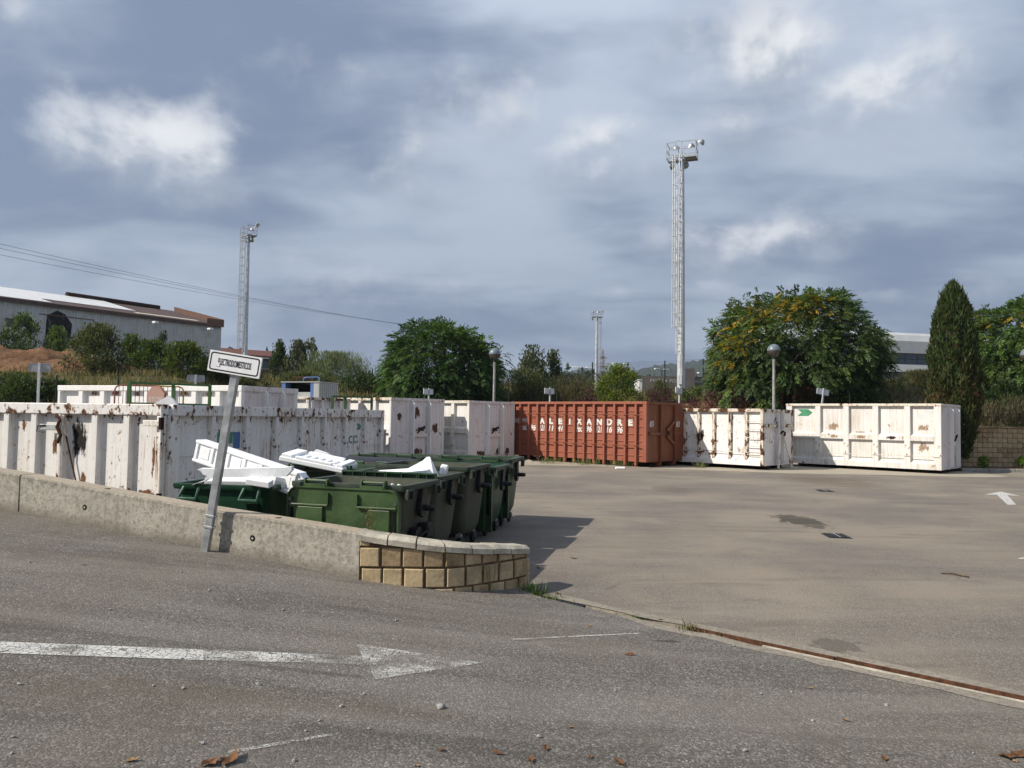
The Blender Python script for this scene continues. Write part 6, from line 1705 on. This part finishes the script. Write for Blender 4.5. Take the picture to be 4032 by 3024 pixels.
# brown perimeter wall with faded lettering
p = at(2530, 1480, 100); q = at(2960, 1484, 100)
pw = thing('perimeter_wall', 'grey brown wall with faded lettering behind the tall mast', 'wall', (p.x, p.y, 3.3), math.atan2(q.y - p.y, q.x - p.x))
Lp = math.hypot(q.x - p.x, q.y - p.y); hp_ = p.z - 3.3
MB().box(0, Lp, 0, .3, 0, hp_).build('wall_face', M['perimeter'], pw)
for k in range(int(Lp / 1.5)): MB().box(k * 1.5, k * 1.5 + .05, -.02, .0, 0, hp_ - .02).build('panel_joint', M['facade_brick'], pw)
MB().box(5.1, 6.6, -.9, -.022, 0, hp_ + 1.0).build('pier', M['facade_brick'], pw)
text_mesh('lettering', "PAVELL\u00d3 POLIFUNCIONAL L'ALCORA", .62, M['grey_text'], pw, Matrix.Translation((5.9, -.025, hp_ - .62)) @ RX, offset=.02, xs=.86, spacing=1.1)
p = at(2517, 1493, 118); q = at(2600, 1493, 118)
ws = thing('white_shed', 'small white flat roofed shed on the far side of the field', 'shed', (p.x, p.y, 3.5))
MB().box(0, q.x - p.x, 0, 5, 0, p.z - 3.6).build('wall', M['facade_white'], ws)
MB().box(-.15, q.x - p.x + .15, -.15, 5.1, p.z - 3.599, p.z - 3.5).build('roof', M['roof_white'], ws)

# tall ball-stop fence: posts and netting
for k, (px, py) in enumerate(((2333, 1426), (2473, 1426), (2618, 1420), (2769, 1413))):
    p = at(px, py, 70); zb = land_z(p.x, p.y)
    lab = ('tall black fence post with two diagonal braces', 'tall black fence post behind the round yellow green bush', 'tall black fence post between mast and round bush', 'tall black fence post right of the big mast')[k]
    fpst = thing('net_post', lab, 'fence post', (p.x, p.y, zb), 0, 'posts of the ball stop net')
    MB().lathe([(.055, 0), (.055, p.z - zb)], 8).build('post', M['post_green'], fpst)
    if k == 0:
        for s in (-1, 1): MB().tube([(0, 0, (p.z - zb) * .8), (s * 2.9, 0, 0)], .045, 6).build('brace', M['post_green'], fpst)
a, b = at(2333, 1428, 70), at(3100, 1398, 70)
mb = MB()
for i in range(21):
    x = a.x + (b.x - a.x) * i / 20; y = a.y + .03 + (b.y - a.y) * i / 20
    mb.v += [(x, y, 3.2), (x, y, a.z + (b.z - a.z) * i / 20 - .10 * math.sin(i / 5 * math.pi) ** 2)]
mb.f = [(2 * i, 2 * i + 2, 2 * i + 3, 2 * i + 1) for i in range(20)]
nt = tag(mb.build('ball_net', M['net']), 'dark ball stop netting hung on the tall black posts', 'netting')
a2 = at(2206, 1440, 70); mb = MB()
for i in range(17):
    f = i / 16; x = a2.x + (a.x - a2.x) * f; y = a2.y + .03 + (a.y - a2.y) * f
    mb.v += [(x, y, 3.2), (x, y, a2.z + (a.z - a2.z) * f - .75 * math.sin(f * math.pi))]
mb.f = [(2 * i, 2 * i + 2, 2 * i + 3, 2 * i + 1) for i in range(16)]
tag(mb.build('ball_net', M['net']), 'sagging stretch of netting left of the braced black post', 'netting')

# car park lights
for k, (px, py, d) in enumerate(((2293, 1452, 150), (2444, 1437, 160), (2606, 1459, 150), (2742, 1473, 140))):
    p = at(px, py, d)
    lab = ('twin headed car park light left of the braced fence post', 'twin headed car park light above the round bush', 'twin headed car park light left of the tall mast', 'twin headed car park light right of the tall mast')[k]
    sl_ = thing('car_park_light', lab, 'street light', (p.x, p.y, 3.5), .3 * k, 'car park lights beyond the field')
    MB().lathe([(.09, 0), (.06, p.z - 3.5)], 8).build('pole', M['steel_dark'], sl_)
    for s in (-1, 1):
        MB().bar((0, 0, p.z - 3.55), (s * .8, 0, p.z - 3.3), .06, .06).build('arm', M['steel_dark'], sl_)
        MB().cbox(s * 1.3 - .65, s * 1.3 + .65, -.25, .25, p.z - 3.38, p.z - 3.12, .08).build('lamp_head', M['roof_white'], sl_)

# lattice pylon
p = at(2373, 1374, 330)
py_ = thing('lattice_pylon', 'red and white lattice power pylon on the horizon', 'pylon', (p.x, p.y, 3.5), .3)
hp2 = p.z - 3.5
def leg_at(z): 
    f = z / hp2
    return 1.3 * (1 - f * .55) if f < .86 else 1.3 * .52 * max(.05, (1 - f) / .14)
for sx_, sy_ in ((1, 1), (1, -1), (-1, 1), (-1, -1)):
    MB().tube([(sx_ * leg_at(z), sy_ * leg_at(z), z) for z in (0, hp2 * .5, hp2 * .86, hp2)], .12, 5).build('leg', M['pylon_red'], py_)
mb = MB(); nb = 12
for k in range(nb):
    z0, z1 = hp2 * .9 * k / nb, hp2 * .9 * (k + 1) / nb
    for s in (-1, 1):
        mb.bar((-leg_at(z0), s * leg_at(z0), z0), (leg_at(z1), s * leg_at(z1), z1), .09, .09)
        mb.bar((leg_at(z0), s * leg_at(z0), z0), (-leg_at(z1), s * leg_at(z1), z1), .09, .09)
mb.build('lattice', M['pylon_red'], py_)
for f in (.55, .72, .86):
    MB().prism([(-2.6, hp2 * f), (0, hp2 * f + .7), (2.6, hp2 * f), (0, hp2 * f - .12)], -.15, .15, 'xz').build('cross_arm', M['pylon_red'], py_)

# overhead cables; they end on a pole hidden behind the dark green tree
ca = at(1660, 1290, 120)
pole = thing('utility_pole', 'utility pole carrying the overhead cables behind the dark tree', 'utility pole', (ca.x, ca.y, 3.4))
MB().lathe([(.16, 0), (.11, ca.z - 3.2)], 10).build('post', M['bark'], pole)
MB().bar((-.9, 0, ca.z - 3.5), (.9, 0, ca.z - 3.5), .12, .12).build('crossarm', M['bark'], pole)
cab = {'highest': ((-240, 905), (2, 958), (1640, 1278)), 'middle': ((-240, 925), (2, 978), (1650, 1281)), 'lowest': ((-240, 955), (2, 1000), (1640, 1284))}
for (lab, (e0, e1, e2)), off in zip(cab.items(), (-.8, 0, .8)):
    a_, b_ = at(e0[0], e0[1], 60), Vector((ca.x + off, ca.y, ca.z + .12))
    m_ = at(e1[0], e1[1], 64)
    pts = []
    for i in range(33):
        f = i / 32; q = a_.lerp(b_, f); q.z -= .55 * 4 * f * (1 - f) ; pts.append(q)
    tag(MB().tube(pts, .016, 5).build('power_cable', M['cable']), f'{lab} of the three thin overhead cables crossing the sky', 'cable', 'overhead cables')

# ------------------------------------------------------------------ hills
def ridge(name, d, prof, depth=260, seed=0):
    mb = MB(); r = random.Random(seed)
    P_ = []
    x = prof[0][0]
    while x <= prof[-1][0]:
        P_.append(at(x, lerp_tab(prof, x) + 2.5 * math.sin(x * .045 + seed) + r.uniform(-1.2, 1.2), d)); x += 9
    rows = 10
    for p in P_:
        for k in range(rows + 1):
            f = k / rows
            h = p.z * (math.sin(f * math.pi / 2) ** 1.0) * (1 if k in (0, rows) else 1 + r.uniform(-.05, .05))
            mb.v.append((p.x, p.y - depth * (1 - f), max(-2, h) if k else -2))
        mb.v.append((p.x, p.y + depth, -2))
    n = rows + 2
    for i in range(len(P_) - 1):
        for k in range(n - 1): mb.f.append((i * n + k, (i + 1) * n + k, (i + 1) * n + k + 1, i * n + k + 1))
    return tag(mb.build(name, M['hill_scrub'], smooth=True), kind='structure')
ridge('hill', 1500, [(2380, 1530), (2440, 1482), (2490, 1464), (2560, 1446), (2640, 1436), (2700, 1432), (2760, 1424), (2850, 1408), (2960, 1402), (3150, 1398), (3400, 1410), (3700, 1440), (4300, 1470), (4700, 1500)], seed=1)
ridge('hill', 2100, [(1500, 1500), (1800, 1470), (2000, 1462), (2150, 1472), (2220, 1464), (2300, 1452), (2360, 1460), (2430, 1474), (2560, 1490)], seed=2)
ridge('hill', 900, [(-600, 1420), (200, 1390), (700, 1378), (940, 1374), (1010, 1385), (1100, 1420), (1300, 1470), (1500, 1520)], 140, seed=3)
MB_far = MB(); MB_far.v = [(-6000, 300, 2.2), (6000, 300, 2.2), (6000, 9000, -3), (-6000, 9000, -3)]; MB_far.f = [(0, 1, 2, 3)]
tag(MB_far.build('far_plain', M['bank_earth']), kind='structure')
# belts of trees at the foot of the hills
def tree_line(name, label, px0, px1, py, d, n, cols, amp=10):
    global RNG
    RNG = np.random.default_rng(n + px0)
    a_, b_ = at(px0, py, d), at(px1, py, d)
    m_ = n // 40
    fx = RNG.random(m_); cz = RNG.uniform(.2, 1.0, m_) * (a_.z - 2) * (1 - .3 * RNG.random(m_))
    c = np.column_stack([a_.x + (b_.x - a_.x) * fx, a_.y + RNG.uniform(-6, 6, m_), 2 + cz])
    C = np.repeat(c, 40, 0) + RNG.normal(0, d * .006, (m_ * 40, 3))
    ax = rnd_dir(len(C)); ln = np.full(len(C), d * .008) * RNG.uniform(.6, 1.3, len(C))
    o = leaf_object(name, C, ax, side_of(ax), ln, ln * .6, vary(cols, len(C), .2), None, M['leaves'])
    return tag(o, label, 'trees', kind='stuff')
tree_line('far_trees', 'dark belt of distant trees at the foot of the hills', 2150, 2560, 1488, 330, 6000, [(.05, .07, .035), (.04, .06, .03)])
tree_line('far_trees', 'distant trees left of the pylon beyond the field', 2190, 2330, 1476, 260, 2600, [(.055, .075, .035), (.045, .062, .03)])
tree_line('far_trees', 'distant tree mass behind the red roofed building', 860, 1120, 1380, 170, 3000, [(.05, .075, .03), (.04, .06, .026)])

# ------------------------------------------------------------------ haze
hb = MB().box(-3800, 3800, -60, 3000, -4.2, 240).build('haze', None)
hb['kind'] = 'stuff'
m, t = newmat('haze_air')
pv_ = t.n('ShaderNodeVolumePrincipled', ins={'Color': (0.72, 0.82, 1.0, 1), 'Density': 0.00019, 'Anisotropy': 0.25})
oo = t.n('ShaderNodeOutputMaterial'); t.link(pv_.outputs[0], oo.inputs['Volume'])
hb.data.materials.append(m)

# ------------------------------------------------------------------ small things on the ground
def dry_leaf(mat, s, seed):
    r = random.Random(seed)
    mb = MB(); k = 8
    pts = []
    for i in range(k):
        a = 2 * math.pi * i / k
        rad = s * (1 if i % 2 == 0 else .62) * r.uniform(.75, 1.1)
        pts.append((rad * math.cos(a) * 1.3, rad * math.sin(a) * .75, r.uniform(.0, .35) * s + .004))
    mb.v = pts + [(0, 0, .004)]
    mb.f = [(i, (i + 1) % k, k) for i in range(k)]
    return mb.mesh('dry_leaf', M[mat])
lm = [dry_leaf('dry_leaf' if k % 3 else 'tan_leaf', .030 + .006 * (k % 3), k) for k in range(6)]
LEAVES = [(520, 2997), (830, 3008), (905, 2998), (2245, 2866), (2325, 2984), (2440, 3008), (3330, 2838), (1740, 2956), (1960, 2968), (1640, 3018), (2090, 2995), (2480, 2580), (2320, 2466), (3960, 2985), (4010, 2978),
          (3998, 3000), (3480, 2990), (2150, 2950), (2600, 2440), (2710, 2475), (2195, 2338), (2430, 2414), (330, 2225), (1290, 2255), (3190, 2712), (2120, 2238), (2260, 2200)]
for k, (px, py) in enumerate(LEAVES):
    p = on_surf(px, py, road_z if on_z(px, py).y < drain_y(on_z(px, py).x) else yard_z)
    o = link('dry_leaf', lm[k % 6], None); o.location = (p.x, p.y, p.z + .002); o.rotation_euler = (random.uniform(-.15, .15), random.uniform(-.15, .15), random.uniform(0, 6))
    s_ = 1.5 if k in (1, 2, 13, 14) else random.uniform(.6, 1.0); o.scale = (s_, s_, s_)
    tag(o, 'curled dry brown leaf lying on the asphalt', 'leaf', 'dry leaves on the asphalt')
pm = []
for k in range(5):
    r = random.Random(k + 40); mb = MB().lathe([(.004, 0), (.010, .002), (.012, .006), (.008, .011), (.002, .013)], 7)
    mb.v = [(x * r.uniform(.7, 1.5), y * r.uniform(.7, 1.3), z * r.uniform(.7, 1.3)) for x, y, z in mb.v]; pm.append(mb.mesh('stone_chip', M['pebble'], True))
rr_ = random.Random(5)
CH = [(1735, 2788), (1560, 2445), (115, 2215), (700, 2145), (438, 2182), (250, 2150), (1015, 2695), (1022, 2698), (720, 2712), (2260, 2010), (2890, 2545)] + [(rr_.uniform(20, 1500), rr_.uniform(2200, 2420)) for _ in range(10)] + [(rr_.uniform(40, 3900), rr_.uniform(2680, 3010)) for _ in range(26)]
for k, (px, py) in enumerate(CH):
    p = on_surf(px, py, road_z)
    if p.y > road_edge(p.x) - .08: continue
    o = link('stone_chip', pm[k % 5], None); o.location = (p.x, p.y, p.z); o.rotation_euler = (0, 0, k)
    s_ = 2.1 if k == 0 else rr_.uniform(.5, 1.1); o.scale = (s_, s_, s_)
    tag(o, 'small pale stone chip lying loose on the road', 'stone', 'stone chips on the road')
# a twig, litter
p, q = on_z(3705, 2260), on_z(3815, 2275)
tag(MB().tube([(p.x, p.y, .012), (p.x * .5 + q.x * .5, p.y * .5 + q.y * .5 + .05, .02), (q.x, q.y, .012)], .010, 5).build('twig', M['twig']), 'thin bare twig lying on the open yard', 'twig')
p = on_z(2442, 1847)
lt_ = tag(MB().cbox(-.17, .17, -.10, .10, 0, .07, .02).build('litter_bag', M['foam']), 'crumpled white plastic litter before the orange container', 'litter'); lt_.location = (p.x, p.y, 0.004)
p = on_z(2080, 1820)
lt2 = tag(MB().prism([(-.14, 0), (.12, .0), (.16, .05), (.02, .10), (-.10, .06)], -.05, .05, 'xz').build('paper_scrap', M['roof_cream']), 'crumpled cream paper scrap by the white container end', 'litter'); lt2.location = (p.x, p.y, 0.008)

def weed(label, pos, n, h, cols, spread=.08, wd=.010, seed=0, flat=.5, name='weed_plant'):
    global RNG
    RNG = np.random.default_rng(seed + 3000)
    root = thing(name, label, 'weed', tuple(pos))
    base = np.column_stack([RNG.normal(0, spread * .5, n), RNG.normal(0, spread * .5, n), np.zeros(n) + .0])
    ax = unit(RNG.normal(0, flat, (n, 3)) + np.array([0, 0, 1.0])); ax[:, 2] = np.abs(ax[:, 2])
    ln = h * RNG.uniform(.4, 1.0, n)
    leaf_object('blade', base, ax, side_of(ax), ln, np.full(n, wd) * RNG.uniform(.6, 1.3, n), vary(cols, n, .2), root, M['grass_blades'])
    return root
FG = [(.10, .17, .03), (.075, .14, .025), (.14, .20, .05)]; DRY = [(.22, .18, .09), (.16, .14, .06), (.11, .12, .04)]
def surf(px, py, f=yard_z): return on_surf(px, py, f)
weed('green rosette weed where concrete wall meets the block wall', surf(1418, 2248, road_z), 40, .13, FG, .06, .022, 1, 1.0)
weed('tuft of green weed at the curved block wall end', (.24, 8.22, -.07), 120, .17, FG, .14, .012, 2, .8)
weed('low mossy weed spilling over the channel grate', (.36, 8.02, -.07), 160, .06, [(.09, .12, .02), (.07, .10, .02)], .22, .012, 3, 1.2)
weed('bright green weed growing in the drain channel', dpt(1.18, 0, -.04), 70, .07, FG, .06, .014, 4, 1.2)
weed('pale dry weed bent over in the drain channel', dpt(1.75, 0, -.04), 60, .14, DRY, .10, .010, 5, .9)
weed('weed clump at the start of the rusty edge bar', dpt(2.0, -.01, -.04), 50, .09, [(.12, .13, .05), (.16, .15, .07)], .10, .012, 6, 1.0)
weed('small mossy weed further along the drain channel', dpt(.92, 0, -.04), 40, .04, FG, .05, .012, 7, 1.2)
weed('dry weed litter along the concrete wall foot', surf(1270, 2215, road_z), 60, .07, DRY, .22, .008, 8, 1.3)
weed('dark little weed at the concrete wall foot', surf(1160, 2196, road_z), 26, .09, [(.05, .06, .03), (.08, .08, .04)], .07, .014, 9, 1.0)
weed('sparse weed clinging to the concrete wall by its block end', surf(1340, 2228, road_z), 40, .14, DRY, .10, .006, 10, .5)
weed('green weed sprouting under the second block course', surf(1530, 2268, road_z), 34, .11, FG, .06, .012, 11, .7)
weed('thin trailing weed climbing the middle of the block wall', surf(1820, 2312, road_z), 14, .45, DRY, .05, .006, 12, .12)
weed('thin green weed climbing the block wall near its end', surf(1920, 2326, road_z), 22, .42, [(.12, .15, .05), (.15, .16, .06)], .06, .006, 13, .16)
st_ = thing('dry_weed', 'tall dry seeding weed standing before the olive bin lid', 'weed', (-1.44, 7.93, .58))
RNG = np.random.default_rng(99)
for k in range(4):
    q = Vector((random.uniform(-.05, .06), 0, random.uniform(.12, .24)))
    MB().tube([(0, 0, -.03), q * .6, q], .0018, 4).build('stalk', M['twig'], st_)
bb_ = np.column_stack([RNG.normal(0, .035, 150), RNG.normal(0, .03, 150), RNG.uniform(.05, .27, 150)])
ax_ = rnd_dir(150); leaf_object('seed_head', bb_, ax_, side_of(ax_), np.full(150, .013), np.full(150, .008), vary([(.28, .17, .06), (.20, .14, .05)], 150), st_, M['grass_blades'])
for k, (px, py, lab) in enumerate(((2165, 1826, 'grass tuft under the orange container at its shaded end'), (2300, 1832, 'grass tuft under the middle of the orange container'), (2375, 1828, 'grass tuft between two ribs of the orange container'),
                                   (2450, 1836, 'grass tuft towards the bright end of the orange container'), (2755, 1843, 'leafy weed under the worn white container'), (3620, 1860, 'small pale weed below the arrow marked container'))):
    weed(lab, on_z(px, py) + Vector((0, 0, .006)), 130 if k < 4 else 80, .38 if k != 5 else .14, [(.13, .16, .05), (.17, .16, .07), (.10, .13, .04)], .55 if k < 4 else .2, .016, 20 + k, .45, 'grass_tuft')
